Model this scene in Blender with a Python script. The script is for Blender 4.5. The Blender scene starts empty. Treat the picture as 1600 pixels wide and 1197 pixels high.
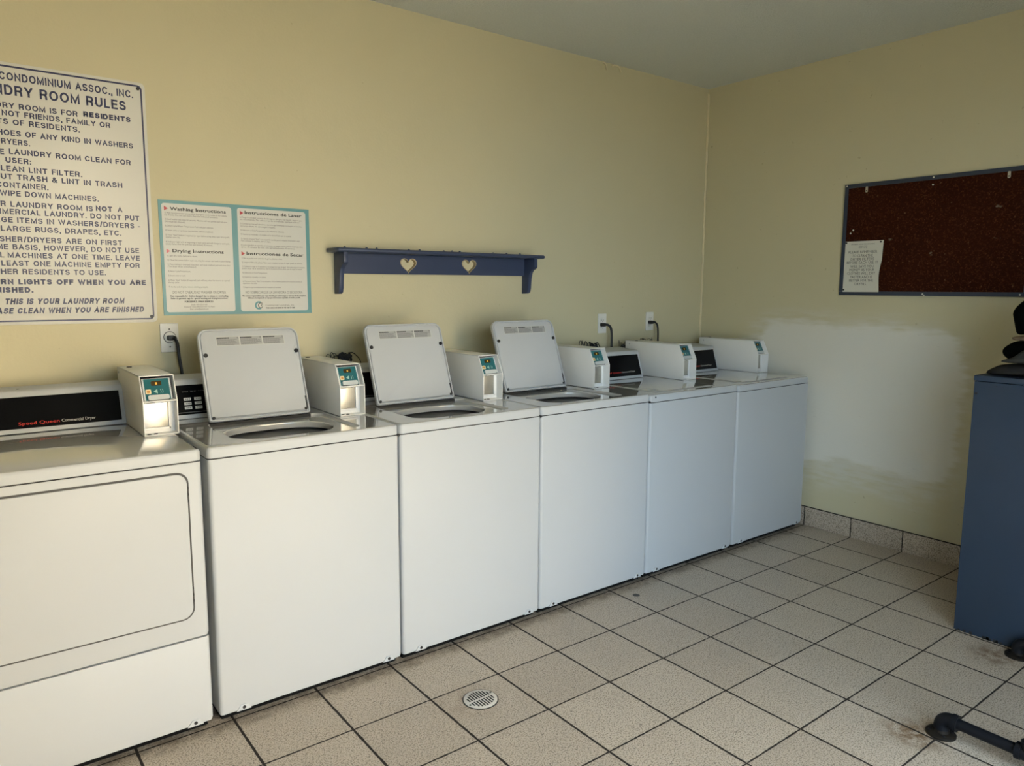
import bpy, bmesh, math, random
from mathutils import Vector, Matrix, noise

random.seed(7)
C = bpy.context.scene.collection
PI = math.pi

# ------------------------------------------------------------------ camera
F_PX = 1152.2
CAM = Vector((-0.5974, -3.1385, 1.3897))
YAW, PITCH, ROLL = 0.6536, -0.1278, 0.0044
fw = Vector((math.sin(YAW) * math.cos(PITCH), math.cos(YAW) * math.cos(PITCH), math.sin(PITCH)))
rt = Vector((math.cos(YAW), -math.sin(YAW), 0))
up = rt.cross(fw)
r2 = rt * math.cos(ROLL) + up * math.sin(ROLL)
u2 = -rt * math.sin(ROLL) + up * math.cos(ROLL)
cam_data = bpy.data.cameras.new('camera')
cam = bpy.data.objects.new('camera', cam_data)
C.objects.link(cam)
M4 = Matrix((r2, u2, -fw)).transposed().to_4x4()
M4.translation = CAM
cam.matrix_world = M4
cam_data.sensor_fit = 'HORIZONTAL'
cam_data.sensor_width = 36.0
cam_data.lens = F_PX / 1600.0 * 36.0
cam_data.clip_start = 0.02
bpy.context.scene.camera = cam

# ------------------------------------------------------------------ room numbers
XR = 3.38            # right wall
XL = -2.9            # left wall (outside the picture)
YF = -3.4            # front wall with the open doorway, behind the camera
ZC = 2.655           # ceiling
DOOR_X0, DOOR_X1, DOOR_Z = -0.45, 1.65, 2.05
TILE, TX, TY = 0.2844, 0.6157, -1.1076

# ------------------------------------------------------------------ light: daylight through the open doorway
scene = bpy.context.scene
scene.view_settings.view_transform = 'Standard'
scene.view_settings.look = 'None'
scene.view_settings.gamma = 1.0
scene.view_settings.use_curve_mapping = False
scene.view_settings.exposure = 0.58

world = bpy.data.worlds.new('daylight')
scene.world = world
world.use_nodes = True
wn = world.node_tree.nodes
wn['Background'].inputs['Color'].default_value = (0.66, 0.83, 1.0, 1)
wn['Background'].inputs['Strength'].default_value = 5.6

sun_d = bpy.data.lights.new('sun', 'SUN')
sun_d.energy = 66.0
sun_d.angle = math.radians(1.0)
sun_d.color = (1.0, 0.93, 0.80)
sun = bpy.data.objects.new('sun', sun_d)
C.objects.link(sun)
sun.location = (0, -8, 8)
sun.rotation_euler = (math.radians(-28), math.radians(12), 0)   # from behind the building, onto the paving outside

def portal(name, x0, x1, z0, z1):
    d = bpy.data.lights.new(name, 'AREA')
    d.shape = 'RECTANGLE'
    d.size = x1 - x0
    d.size_y = z1 - z0
    d.cycles.is_portal = True          # only guides the sampling of the daylight, gives no light itself
    o = bpy.data.objects.new(name, d)
    C.objects.link(o)
    o.location = ((x0 + x1) / 2, YF - 0.13, (z0 + z1) / 2)
    o.rotation_euler = (math.radians(90), 0, math.radians(180))

portal('doorway_portal', DOOR_X0, DOOR_X1, 0.0, DOOR_Z)

# ------------------------------------------------------------------ materials
def new_mat(name):
    m = bpy.data.materials.new(name)
    m.use_nodes = True
    return m, m.node_tree.nodes, m.node_tree.links, m.node_tree.nodes['Principled BSDF']

def N(nodes, kind, **kw):
    n = nodes.new(kind)
    for k, v in kw.items():
        setattr(n, k, v)
    return n

def mth(nd, ln, op, a, b=None, clamp=False):
    n = nd.new('ShaderNodeMath')
    n.operation = op
    n.use_clamp = clamp
    for i, v in enumerate((a, b)):
        if v is None:
            continue
        if isinstance(v, (int, float)):
            n.inputs[i].default_value = v
        else:
            ln.new(v, n.inputs[i])
    return n.outputs[0]

def ramp(nd, ln, fac, lo, hi, c0=(0, 0, 0, 1), c1=(1, 1, 1, 1)):
    r = nd.new('ShaderNodeValToRGB')
    r.color_ramp.elements[0].position = lo
    r.color_ramp.elements[1].position = hi
    r.color_ramp.elements[0].color = c0
    r.color_ramp.elements[1].color = c1
    ln.new(fac, r.inputs[0])
    return r.outputs[0]

def sstep(nd, ln, v, a, b):
    n = nd.new('ShaderNodeMapRange')
    n.interpolation_type = 'SMOOTHSTEP'
    n.inputs['From Min'].default_value = a
    n.inputs['From Max'].default_value = b
    ln.new(v, n.inputs['Value'])
    return n.outputs['Result']

def mixc(nd, ln, fac, a, b):
    n = nd.new('ShaderNodeMix')
    n.data_type = 'RGBA'
    for sock, v in ((n.inputs[0], fac), (n.inputs[6], a), (n.inputs[7], b)):
        if isinstance(v, (int, float)):
            sock.default_value = v
        elif isinstance(v, tuple):
            sock.default_value = v if len(v) == 4 else (*v, 1)
        else:
            ln.new(v, sock)
    return n.outputs[2]

def coords(nd):
    # the position of a point on the object itself
    return nd.new('ShaderNodeTexCoord').outputs['Object']

def noise_tex(nd, ln, vec, scale, detail=3, rough=0.5):
    n = nd.new('ShaderNodeTexNoise')
    n.inputs['Scale'].default_value = scale
    n.inputs['Detail'].default_value = detail
    n.inputs['Roughness'].default_value = rough
    if vec is not None:
        ln.new(vec, n.inputs['Vector'])
    return n.outputs['Fac']

def bump(nd, ln, bs, h, strength, dist):
    b = nd.new('ShaderNodeBump')
    b.inputs['Strength'].default_value = strength
    b.inputs['Distance'].default_value = dist
    ln.new(h, b.inputs['Height'])
    ln.new(b.outputs[0], bs.inputs['Normal'])

def plain(name, col, rough=0.5, metal=0.0, spec=0.5, mottling=0.05, scale=14.0, bump_s=0.0, bump_scale=200.0, coat=0.0):
    m, nd, ln, bs = new_mat(name)
    co = coords(nd)
    f = noise_tex(nd, ln, co, scale, 4)
    a = tuple(max(0.0, c * (1 - mottling)) for c in col) + (1,)
    b = tuple(min(1.0, c * (1 + mottling)) for c in col) + (1,)
    ln.new(mixc(nd, ln, f, a, b), bs.inputs['Base Color'])
    bs.inputs['Roughness'].default_value = rough
    bs.inputs['Metallic'].default_value = metal
    bs.inputs['Specular IOR Level'].default_value = spec
    bs.inputs['Coat Weight'].default_value = coat
    bs.inputs['Coat Roughness'].default_value = 0.04
    if bump_s:
        bump(nd, ln, bs, noise_tex(nd, ln, co, bump_scale, 3), bump_s, 0.001)
    return m

def wall_paint(name, patch=False):
    m, nd, ln, bs = new_mat(name)
    co = coords(nd)
    big = noise_tex(nd, ln, co, 1.6, 4)
    fine = noise_tex(nd, ln, co, 90, 3)
    col = mixc(nd, ln, big, (0.570, 0.520, 0.335), (0.620, 0.565, 0.370))
    specks = ramp(nd, ln, noise_tex(nd, ln, co, 38, 1), 0.19, 0.235, (1, 1, 1, 1), (0, 0, 0, 1))
    col = mixc(nd, ln, mth(nd, ln, 'MULTIPLY', specks, 0.35), col, (0.30, 0.24, 0.13))
    if patch:
        sep = nd.new('ShaderNodeSeparateXYZ')
        ln.new(co, sep.inputs[0])
        y, z = sep.outputs['Y'], sep.outputs['Z']
        # long horizontal trowel strokes
        mp = nd.new('ShaderNodeMapping')
        mp.inputs['Scale'].default_value = (1, 2.2, 13)
        ln.new(co, mp.inputs['Vector'])
        w1 = mth(nd, ln, 'MULTIPLY', mth(nd, ln, 'SUBTRACT', noise_tex(nd, ln, co, 3.2, 3, 0.5), 0.5), 0.15)
        w2 = mth(nd, ln, 'MULTIPLY', mth(nd, ln, 'SUBTRACT', noise_tex(nd, ln, mp.outputs[0], 3.0, 4, 0.6), 0.5), 0.10)
        warp = mth(nd, ln, 'ADD', w1, w2)
        def rbox(cy, cz, hy, hz, r):
            dy = mth(nd, ln, 'MAXIMUM', mth(nd, ln, 'SUBTRACT', mth(nd, ln, 'ABSOLUTE', mth(nd, ln, 'SUBTRACT', y, cy)), hy - r), 0.0)
            dz = mth(nd, ln, 'MAXIMUM', mth(nd, ln, 'SUBTRACT', mth(nd, ln, 'ABSOLUTE', mth(nd, ln, 'SUBTRACT', z, cz)), hz - r), 0.0)
            d2 = mth(nd, ln, 'ADD', mth(nd, ln, 'MULTIPLY', dy, dy), mth(nd, ln, 'MULTIPLY', dz, dz))
            d = mth(nd, ln, 'SUBTRACT', mth(nd, ln, 'SQRT', d2), r)
            return mth(nd, ln, 'ADD', d, warp)
        stroke = noise_tex(nd, ln, mp.outputs[0], 2.4, 5, 0.6)
        outer = sstep(nd, ln, rbox(-0.98, 0.755, 0.68, 0.50, 0.26), 0.05, -0.08)
        core = sstep(nd, ln, rbox(-1.035, 0.80, 0.585, 0.395, 0.13), 0.02, -0.03)
        om = mth(nd, ln, 'MULTIPLY', outer, sstep(nd, ln, stroke, 0.30, 0.62))
        om = mth(nd, ln, 'MULTIPLY', om, 0.75)
        col = mixc(nd, ln, om, col, (0.66, 0.635, 0.54))
        cc = mixc(nd, ln, big, (0.70, 0.675, 0.58), (0.76, 0.735, 0.64))
        col = mixc(nd, ln, core, col, cc)
        scuff = mth(nd, ln, 'MULTIPLY', ramp(nd, ln, noise_tex(nd, ln, mp.outputs[0], 5.0, 6, 0.7), 0.66, 0.74), mth(nd, ln, 'MULTIPLY', outer, 0.35))
        col = mixc(nd, ln, scuff, col, (0.36, 0.33, 0.27))
    ln.new(col, bs.inputs['Base Color'])
    bs.inputs['Roughness'].default_value = 0.55
    bs.inputs['Specular IOR Level'].default_value = 0.3
    h = mth(nd, ln, 'ADD', mth(nd, ln, 'MULTIPLY', fine, 0.6), mth(nd, ln, 'MULTIPLY', noise_tex(nd, ln, co, 14, 4), 1.4))
    bump(nd, ln, bs, h, 0.22, 0.004)
    return m

def tile_mat(name, floor=True):
    m, nd, ln, bs = new_mat(name)
    co = coords(nd)
    sep = nd.new('ShaderNodeSeparateXYZ')
    ln.new(co, sep.inputs[0])
    x, y, z = sep.outputs['X'], sep.outputs['Y'], sep.outputs['Z']
    wob = mth(nd, ln, 'MULTIPLY', mth(nd, ln, 'SUBTRACT', noise_tex(nd, ln, co, 40, 2), 0.5), 0.004)
    def line(v, o):
        u = mth(nd, ln, 'DIVIDE', mth(nd, ln, 'SUBTRACT', v, o), TILE)
        c = mth(nd, ln, 'FLOOR', u)
        fr = mth(nd, ln, 'FRACT', u)
        d = mth(nd, ln, 'MULTIPLY', mth(nd, ln, 'MINIMUM', fr, mth(nd, ln, 'SUBTRACT', 1.0, fr)), TILE)
        return c, mth(nd, ln, 'ADD', d, wob)
    if floor:
        ca, da = line(x, TX)
        cb, db = line(y, TY)
        d = mth(nd, ln, 'MINIMUM', mth(nd, ln, 'SUBTRACT', da, 0.0011), db)
    else:
        cb, db = line(y, TY - 0.0)
        ca = cb
        d = mth(nd, ln, 'MINIMUM', db, mth(nd, ln, 'SUBTRACT', 0.1145, z))
    tile = sstep(nd, ln, d, 0.0024, 0.0034)
    idv = nd.new('ShaderNodeCombineXYZ')
    ln.new(ca, idv.inputs[0]); ln.new(cb, idv.inputs[1])
    wnz = nd.new('ShaderNodeTexWhiteNoise')
    ln.new(idv.outputs[0], wnz.inputs[0])
    base = mixc(nd, ln, noise_tex(nd, ln, co, 7, 4), (0.500, 0.425, 0.335), (0.590, 0.505, 0.405))
    tint = mixc(nd, ln, wnz.outputs['Value'], (0.90, 0.88, 0.86), (1.05, 1.04, 1.02))
    mul = nd.new('ShaderNodeMix'); mul.data_type = 'RGBA'; mul.blend_type = 'MULTIPLY'
    mul.inputs[0].default_value = 1.0
    ln.new(base, mul.inputs[6]); ln.new(tint, mul.inputs[7])
    col = mul.outputs[2]
    dark = ramp(nd, ln, noise_tex(nd, ln, co, 215, 2, 0.6), 0.49, 0.61)
    col = mixc(nd, ln, mth(nd, ln, 'MULTIPLY', dark, 0.85), col, (0.150, 0.115, 0.080))
    dark2 = ramp(nd, ln, noise_tex(nd, ln, co, 95, 2, 0.6), 0.64, 0.70)
    col = mixc(nd, ln, mth(nd, ln, 'MULTIPLY', dark2, 0.75), col, (0.09, 0.065, 0.045))
    pale = ramp(nd, ln, noise_tex(nd, ln, co, 150, 2, 0.6), 0.60, 0.72)
    col = mixc(nd, ln, mth(nd, ln, 'MULTIPLY', pale, 0.4), col, (0.66, 0.62, 0.55))
    if floor:
        def spot(px, py, r0, r1):
            dx = mth(nd, ln, 'SUBTRACT', x, px); dy = mth(nd, ln, 'SUBTRACT', y, py)
            dd = mth(nd, ln, 'SQRT', mth(nd, ln, 'ADD', mth(nd, ln, 'MULTIPLY', dx, dx), mth(nd, ln, 'MULTIPLY', dy, dy)))
            return sstep(nd, ln, dd, r1, r0)
        patchy = ramp(nd, ln, noise_tex(nd, ln, co, 26, 4, 0.65), 0.36, 0.58)
        for (px, py, r, a) in ((1.735, -2.19, 0.13, 1.0), (2.50, -2.14, 0.13, 0.9), (1.93, -2.42, 0.2, 0.35), (0.70, -1.20, 0.16, 0.35)):
            f = mth(nd, ln, 'MULTIPLY', spot(px, py, 0.01, r), mth(nd, ln, 'MULTIPLY', patchy, a))
            col = mixc(nd, ln, f, col, (0.15, 0.075, 0.025))
        col = mixc(nd, ln, spot(1.816, -0.929, 0.015, 0.018), col, (0.035, 0.03, 0.025))
        # patchy darker line along the fronts of the machines
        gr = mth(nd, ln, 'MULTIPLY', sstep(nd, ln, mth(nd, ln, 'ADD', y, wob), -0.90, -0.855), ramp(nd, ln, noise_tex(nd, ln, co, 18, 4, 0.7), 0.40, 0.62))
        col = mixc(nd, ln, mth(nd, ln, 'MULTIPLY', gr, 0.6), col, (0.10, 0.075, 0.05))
    grout = mixc(nd, ln, noise_tex(nd, ln, co, 30, 3), (0.012, 0.008, 0.005), (0.030, 0.020, 0.013))
    col = mixc(nd, ln, tile, grout, col)
    ln.new(col, bs.inputs['Base Color'])
    ro = nd.new('ShaderNodeMapRange')
    ro.inputs['To Min'].default_value = 0.9; ro.inputs['To Max'].default_value = 0.42
    ln.new(tile, ro.inputs['Value']); ln.new(ro.outputs[0], bs.inputs['Roughness'])
    h = mth(nd, ln, 'ADD', tile, mth(nd, ln, 'MULTIPLY', noise_tex(nd, ln, co, 160, 3), 0.25))
    bump(nd, ln, bs, h, 0.5, 0.0025)
    return m

def ceiling_mat():
    m, nd, ln, bs = new_mat('popcorn_ceiling')
    co = coords(nd)
    f = noise_tex(nd, ln, co, 110, 4, 0.7)
    ln.new(mixc(nd, ln, f, (0.64, 0.66, 0.605), (0.84, 0.86, 0.79)), bs.inputs['Base Color'])
    bs.inputs['Roughness'].default_value = 0.95
    bs.inputs['Specular IOR Level'].default_value = 0.1
    bump(nd, ln, bs, f, 0.9, 0.008)
    return m

def cork_mat():
    m, nd, ln, bs = new_mat('dark_red_cork')
    co = coords(nd)
    f = noise_tex(nd, ln, co, 120, 3, 0.7)
    col = mixc(nd, ln, noise_tex(nd, ln, co, 3, 3), (0.024, 0.0055, 0.0022), (0.042, 0.0105, 0.004))
    col = mixc(nd, ln, ramp(nd, ln, f, 0.52, 0.70), col, (0.095, 0.030, 0.011))
    col = mixc(nd, ln, mth(nd, ln, 'MULTIPLY', ramp(nd, ln, noise_tex(nd, ln, co, 60, 3), 0.70, 0.75), 0.45), col, (0.20, 0.12, 0.07))
    mp = nd.new('ShaderNodeMapping'); mp.inputs['Scale'].default_value = (1, 5, 9); mp.inputs['Rotation'].default_value = (0.5, 0, 0)
    ln.new(co, mp.inputs['Vector'])
    col = mixc(nd, ln, mth(nd, ln, 'MULTIPLY', ramp(nd, ln, noise_tex(nd, ln, mp.outputs[0], 1.8, 4), 0.70, 0.74), 0.35), col, (0.40, 0.33, 0.25))
    ln.new(col, bs.inputs['Base Color'])
    bs.inputs['Roughness'].default_value = 0.8
    bs.inputs['Specular IOR Level'].default_value = 0.05
    bump(nd, ln, bs, f, 0.5, 0.002)
    return m

def chipped_paint(name, col, under, amount=0.72, rough=0.4):
    m, nd, ln, bs = new_mat(name)
    co = coords(nd)
    c = mixc(nd, ln, noise_tex(nd, ln, co, 5, 4), tuple(v * 0.86 for v in col), tuple(v * 1.14 for v in col))
    chips = ramp(nd, ln, noise_tex(nd, ln, co, 34, 4, 0.6), amount, amount + 0.02)
    c = mixc(nd, ln, chips, c, under)
    ln.new(c, bs.inputs['Base Color'])
    bs.inputs['Roughness'].default_value = rough
    bs.inputs['Specular IOR Level'].default_value = 0.3
    bump(nd, ln, bs, noise_tex(nd, ln, co, 60, 3), 0.15, 0.002)
    return m

MAT = {}
MAT['wall'] = wall_paint('cream_wall_paint')
MAT['wall_patch'] = wall_paint('cream_wall_paint_with_plaster_patch', True)
MAT['floor'] = tile_mat('speckled_floor_tile', True)
MAT['skirting'] = tile_mat('speckled_skirting_tile', False)
MAT['ceiling'] = ceiling_mat()
MAT['caulk'] = plain('cream_caulk', (0.72, 0.64, 0.42), 0.5)
MAT['building'] = plain('sunlit_beige_stucco', (0.72, 0.60, 0.44), 0.9, mottling=0.08)
MAT['ground'] = plain('sunlit_paving', (0.13, 0.125, 0.11), 0.9, mottling=0.15)
MAT['enamel'] = plain('white_enamel', (0.478, 0.495, 0.500), 0.50, mottling=0.012, scale=3, spec=0.35)
MAT['label_grey'] = plain('grey_label', (0.36, 0.36, 0.345), 0.5)
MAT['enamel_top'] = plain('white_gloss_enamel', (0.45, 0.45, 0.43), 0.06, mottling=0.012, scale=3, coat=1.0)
MAT['plastic_white'] = plain('white_plastic', (0.78, 0.775, 0.74), 0.35, mottling=0.02)
MAT['box_white'] = plain('white_painted_steel', (0.80, 0.79, 0.75), 0.30, mottling=0.02, scale=6)
MAT['seam'] = plain('dark_gap', (0.03, 0.028, 0.025), 0.9)
MAT['under_shade'] = plain('black_under_shade', (0.006, 0.006, 0.006), 0.9, spec=0.1)
MAT['shadowgap'] = plain('grey_seam', (0.075, 0.073, 0.068), 0.8)
MAT['black_gloss'] = plain('gloss_black_panel', (0.004, 0.004, 0.0045), 0.22, spec=0.12, mottling=0.1)
MAT['black'] = plain('black_rubber', (0.012, 0.012, 0.013), 0.5, mottling=0.2)
MAT['cord'] = plain('black_cord', (0.010, 0.010, 0.011), 0.45, mottling=0.2)
MAT['steel'] = plain('brushed_steel', (0.56, 0.54, 0.48), 0.45, metal=1.0, mottling=0.10, scale=30, bump_s=0.05, bump_scale=300)
MAT['drum'] = plain('grey_drum_steel', (0.06, 0.06, 0.062), 0.4, metal=0.3, mottling=0.1)
MAT['drum_ring'] = plain('grey_balance_ring', (0.26, 0.265, 0.265), 0.4)
MAT['teal'] = plain('teal_reader_face', (0.012, 0.115, 0.130), 0.3, mottling=0.05)
MAT['bezel'] = plain('pale_grey_bezel', (0.52, 0.55, 0.54), 0.35)
MAT['chip'] = plain('cream_chip_print', (0.78, 0.66, 0.40), 0.4)
MAT['chip_mark'] = plain('orange_chip_print', (0.55, 0.26, 0.07), 0.4)
MAT['teal_print'] = plain('pale_green_print', (0.33, 0.52, 0.46), 0.4)
MAT['amber'] = plain('amber_lamp', (0.85, 0.50, 0.08), 0.2)
MAT['brown_glass'] = plain('dark_amber_window', (0.06, 0.035, 0.01), 0.15)
MAT['red_ink'] = plain('red_print', (0.72, 0.035, 0.02), 0.4)
MAT['white_ink'] = plain('white_print', (0.62, 0.60, 0.56), 0.4)
MAT['grey_ink'] = plain('grey_print', (0.20, 0.20, 0.20), 0.5)
MAT['sign_white'] = plain('white_sign_metal', (0.66, 0.65, 0.59), 0.4, mottling=0.02, scale=4)
MAT['navy'] = plain('navy_print', (0.020, 0.026, 0.085), 0.4)
MAT['poster_teal'] = plain('teal_poster_border', (0.080, 0.265, 0.290), 0.4, mottling=0.08, scale=6)
MAT['poster_white'] = plain('poster_paper_white', (0.56, 0.57, 0.53), 0.4, mottling=0.02)
MAT['poster_ink'] = plain('poster_black_print', (0.012, 0.012, 0.013), 0.4)
MAT['poster_soft'] = plain('poster_grey_print', (0.085, 0.085, 0.083), 0.4)
MAT['poster_red'] = plain('poster_red_print', (0.42, 0.02, 0.035), 0.4)
MAT['poster_pink'] = plain('poster_pink_print', (0.66, 0.16, 0.19), 0.4)
MAT['shelf'] = chipped_paint('navy_shelf_paint', (0.048, 0.064, 0.118), (0.35, 0.33, 0.30), 0.80, 0.35)
MAT['board_frame'] = chipped_paint('slate_board_frame', (0.042, 0.052, 0.075), (0.55, 0.52, 0.45), 0.76, 0.4)
MAT['cork'] = cork_mat()
MAT['paper'] = plain('notice_paper', (0.66, 0.64, 0.54), 0.6, mottling=0.04, bump_s=0.1, bump_scale=40)
MAT['paper_ink'] = plain('notice_ink', (0.06, 0.058, 0.055), 0.6)
MAT['raw_wood'] = plain('raw_wood_edge', (0.46, 0.37, 0.22), 0.6, mottling=0.15)
MAT['cabinet'] = chipped_paint('slate_blue_cabinet', (0.030, 0.047, 0.076), (0.03, 0.03, 0.03), 0.765, 0.38)
MAT['iron'] = plain('black_iron_pipe', (0.0050, 0.0055, 0.0075), 0.5, spec=0.2, mottling=0.3, bump_s=0.3, bump_scale=120)
MAT['iron_rust'] = plain('rusty_iron_flange', (0.012, 0.009, 0.006), 0.65, spec=0.15, mottling=0.5, scale=40, bump_s=0.3, bump_scale=120)
MAT['drain'] = plain('pale_drain_grate', (0.60, 0.57, 0.51), 0.4, mottling=0.08, scale=60)
MAT['cloth_black'] = plain('black_green_cloth', (0.0022, 0.0032, 0.0026), 1.0, spec=0.03, mottling=0.5, scale=9, bump_s=0.4, bump_scale=90)
MAT['cloth_grey'] = plain('charcoal_cloth', (0.028, 0.026, 0.024), 1.0, spec=0.05, mottling=0.4, scale=12, bump_s=0.5, bump_scale=90)
MAT['cloth_tan'] = plain('tan_cloth', (0.20, 0.145, 0.095), 1.0, spec=0.05, mottling=0.6, scale=30, bump_s=0.4, bump_scale=90)
MAT['cloth_dgrey'] = plain('mid_grey_cloth', (0.042, 0.042, 0.038), 1.0, spec=0.05, mottling=0.3, scale=12, bump_s=0.5, bump_scale=90)
MAT['outlet'] = plain('white_outlet_plate', (0.78, 0.765, 0.70), 0.35, mottling=0.02)
MAT['key_white'] = plain('white_keypad_print', (0.66, 0.66, 0.63), 0.4)

# ------------------------------------------------------------------ mesh helpers
class MB:
    """collects shapes in one bmesh; build() links them as one object"""
    def __init__(self):
        self.bm = bmesh.new()
        self.mats = []

    def mi(self, key):
        if key not in self.mats:
            self.mats.append(key)
        return self.mats.index(key)

    def _paint(self, faces, key):
        i = self.mi(key)
        for f in faces:
            f.material_index = i

    def box(self, a, b, key, r=0.0, seg=2):
        lo = Vector([min(a[i], b[i]) for i in range(3)])
        hi = Vector([max(a[i], b[i]) for i in range(3)])
        bm = bmesh.new()
        bmesh.ops.create_cube(bm, size=1.0)
        for v in bm.verts:
            v.co = Vector([lo[i] + (v.co[i] + 0.5) * (hi[i] - lo[i]) for i in range(3)])
        if r > 0:
            r = min(r, 0.49 * min(hi - lo))
            bmesh.ops.bevel(bm, geom=list(bm.edges), offset=r, segments=seg, profile=0.5, affect='EDGES')
        self.add(bm, key)

    def add(self, bm, key, mat=None):
        i = self.mi(key)
        vm = {}
        for v in bm.verts:
            co = mat @ v.co if mat is not None else v.co
            vm[v] = self.bm.verts.new(co)
        for f in bm.faces:
            try:
                nf = self.bm.faces.new([vm[v] for v in f.verts])
            except ValueError:
                continue
            nf.material_index = i
        bm.free()

    def faces(self, verts, fcs, key):
        i = self.mi(key)
        vs = [self.bm.verts.new(v) for v in verts]
        for f in fcs:
            try:
                nf = self.bm.faces.new([vs[k] for k in f])
                nf.material_index = i
            except ValueError:
                pass

    def prism(self, pts, axis, t0, t1, key, r=0.0, holes=(), seg=2):
        """outline pts (2D) extruded along axis; 2D axes are the two others in xyz order"""
        bm = bmesh.new()
        def co(p, t):
            v = [0, 0, 0]
            o = [i for i in range(3) if i != axis]
            v[o[0]], v[o[1]], v[axis] = p[0], p[1], t
            return v
        loops = [pts] + list(holes)
        rings = []
        for lp in loops:
            a = [bm.verts.new(co(p, t0)) for p in lp]
            b = [bm.verts.new(co(p, t1)) for p in lp]
            rings.append((a, b))
            n = len(lp)
            for i in range(n):
                bm.faces.new((a[i], a[(i + 1) % n], b[(i + 1) % n], b[i]))
        if not holes:
            bm.faces.new(rings[0][0][::-1])
            bm.faces.new(rings[0][1])
        else:
            for s in (0, 1):
                ed = []
                for rg in rings:
                    vs = rg[s]
                    for i in range(len(vs)):
                        ed.append(bm.edges.get((vs[i], vs[(i + 1) % len(vs)])))
                bmesh.ops.triangle_fill(bm, edges=ed, use_beauty=True, use_dissolve=False)
        bmesh.ops.recalc_face_normals(bm, faces=list(bm.faces))
        if r > 0:
            ed = [e for e in bm.edges if len(e.link_faces) == 2 and e.calc_face_angle(0) > 0.5]
            bmesh.ops.bevel(bm, geom=ed, offset=r, segments=seg, profile=0.5, affect='EDGES')
        self.add(bm, key)

    def tube(self, path, rad, key, seg=10, caps=True):
        pts = [Vector(p) for p in path]
        n = len(pts)
        rads = rad if isinstance(rad, (list, tuple)) else [rad] * n
        tang = []
        for i in range(n):
            a = pts[max(0, i - 1)]; b = pts[min(n - 1, i + 1)]
            tang.append((b - a).normalized())
        up_ = Vector((0, 0, 1)) if abs(tang[0].z) < 0.9 else Vector((1, 0, 0))
        nrm = tang[0].cross(up_).normalized()
        verts, fcs = [], []
        for i in range(n):
            if i:
                q = tang[i - 1].rotation_difference(tang[i])
                nrm = (q @ nrm).normalized()
            bn = tang[i].cross(nrm)
            for k in range(seg):
                a = 2 * PI * k / seg
                verts.append(pts[i] + (nrm * math.cos(a) + bn * math.sin(a)) * rads[i])
        for i in range(n - 1):
            for k in range(seg):
                fcs.append((i * seg + k, i * seg + (k + 1) % seg, (i + 1) * seg + (k + 1) % seg, (i + 1) * seg + k))
        if caps:
            fcs.append(tuple(range(seg))[::-1])
            fcs.append(tuple((n - 1) * seg + k for k in range(seg)))
        self.faces(verts, fcs, key)

    def lathe(self, prof, centre, key, seg=32, axis=(0, 0, 1), sx=1.0, sy=1.0):
        """profile (radius, height) spun about an axis through centre"""
        ax = Vector(axis).normalized()
        q = Vector((0, 0, 1)).rotation_difference(ax)
        verts, fcs = [], []
        for (r_, h_) in prof:
            for k in range(seg):
                a = 2 * PI * k / seg
                verts.append(Vector(centre) + q @ Vector((r_ * math.cos(a) * sx, r_ * math.sin(a) * sy, h_)))
        for i in range(len(prof) - 1):
            for k in range(seg):
                fcs.append((i * seg + k, i * seg + (k + 1) % seg, (i + 1) * seg + (k + 1) % seg, (i + 1) * seg + k))
        if prof[0][0] > 1e-6:
            fcs.append(tuple(range(seg))[::-1])
        if prof[-1][0] > 1e-6:
            fcs.append(tuple((len(prof) - 1) * seg + k for k in range(seg)))
        self.faces(verts, fcs, key)

    def disc(self, centre, r, h, key, axis=(0, 0, 1), seg=20, bev=0.0):
        b = bev or min(h * 0.3, r * 0.3)
        self.lathe([(r, 0), (r, h - b), (r - b, h)], centre, key, seg, axis)

    def mesh_data(self, verts, fcs, key):
        self.faces(verts, fcs, key)

    def build(self, name, parent=None, at=(0, 0, 0), smooth=True, angle=35, weld=False, recalc=True):
        if weld:
            bmesh.ops.remove_doubles(self.bm, verts=list(self.bm.verts), dist=1e-5)
        if recalc:
            bmesh.ops.recalc_face_normals(self.bm, faces=list(self.bm.faces))
        off = Vector(at)
        for v in self.bm.verts:
            v.co -= off
        me = bpy.data.meshes.new(name)
        self.bm.to_mesh(me)
        self.bm.free()
        for k in self.mats:
            me.materials.append(MAT[k])
        if smooth:
            for p in me.polygons:
                p.use_smooth = True
            me.set_sharp_from_angle(angle=math.radians(angle))
        o = bpy.data.objects.new(name, me)
        C.objects.link(o)
        if parent is not None:
            o.parent = parent
        else:
            o.location = off
        return o

def tag(o, label=None, cat=None, group=None, kind=None):
    if label: o['label'] = label
    if cat: o['category'] = cat
    if group: o['group'] = group
    if kind: o['kind'] = kind
    return o

def empty(name, loc, label=None, cat=None, group=None):
    o = bpy.data.objects.new(name, None)
    C.objects.link(o)
    o.location = loc
    o.empty_display_size = 0.05
    return tag(o, label, cat, group)

def copy_tree(o, parent=None):
    c = o.copy()
    C.objects.link(c)
    if parent is not None:
        c.parent = parent
    for ch in o.children:
        copy_tree(ch, c)
    return c

def rrect(x0, y0, x1, y1, r, n=5):
    pts = []
    for cx, cy, a0 in ((x1 - r, y0 + r, -90), (x1 - r, y1 - r, 0), (x0 + r, y1 - r, 90), (x0 + r, y0 + r, 180)):
        for k in range(n + 1):
            a = math.radians(a0 + 90 * k / n)
            pts.append((cx + r * math.cos(a), cy + r * math.sin(a)))
    return pts

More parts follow.
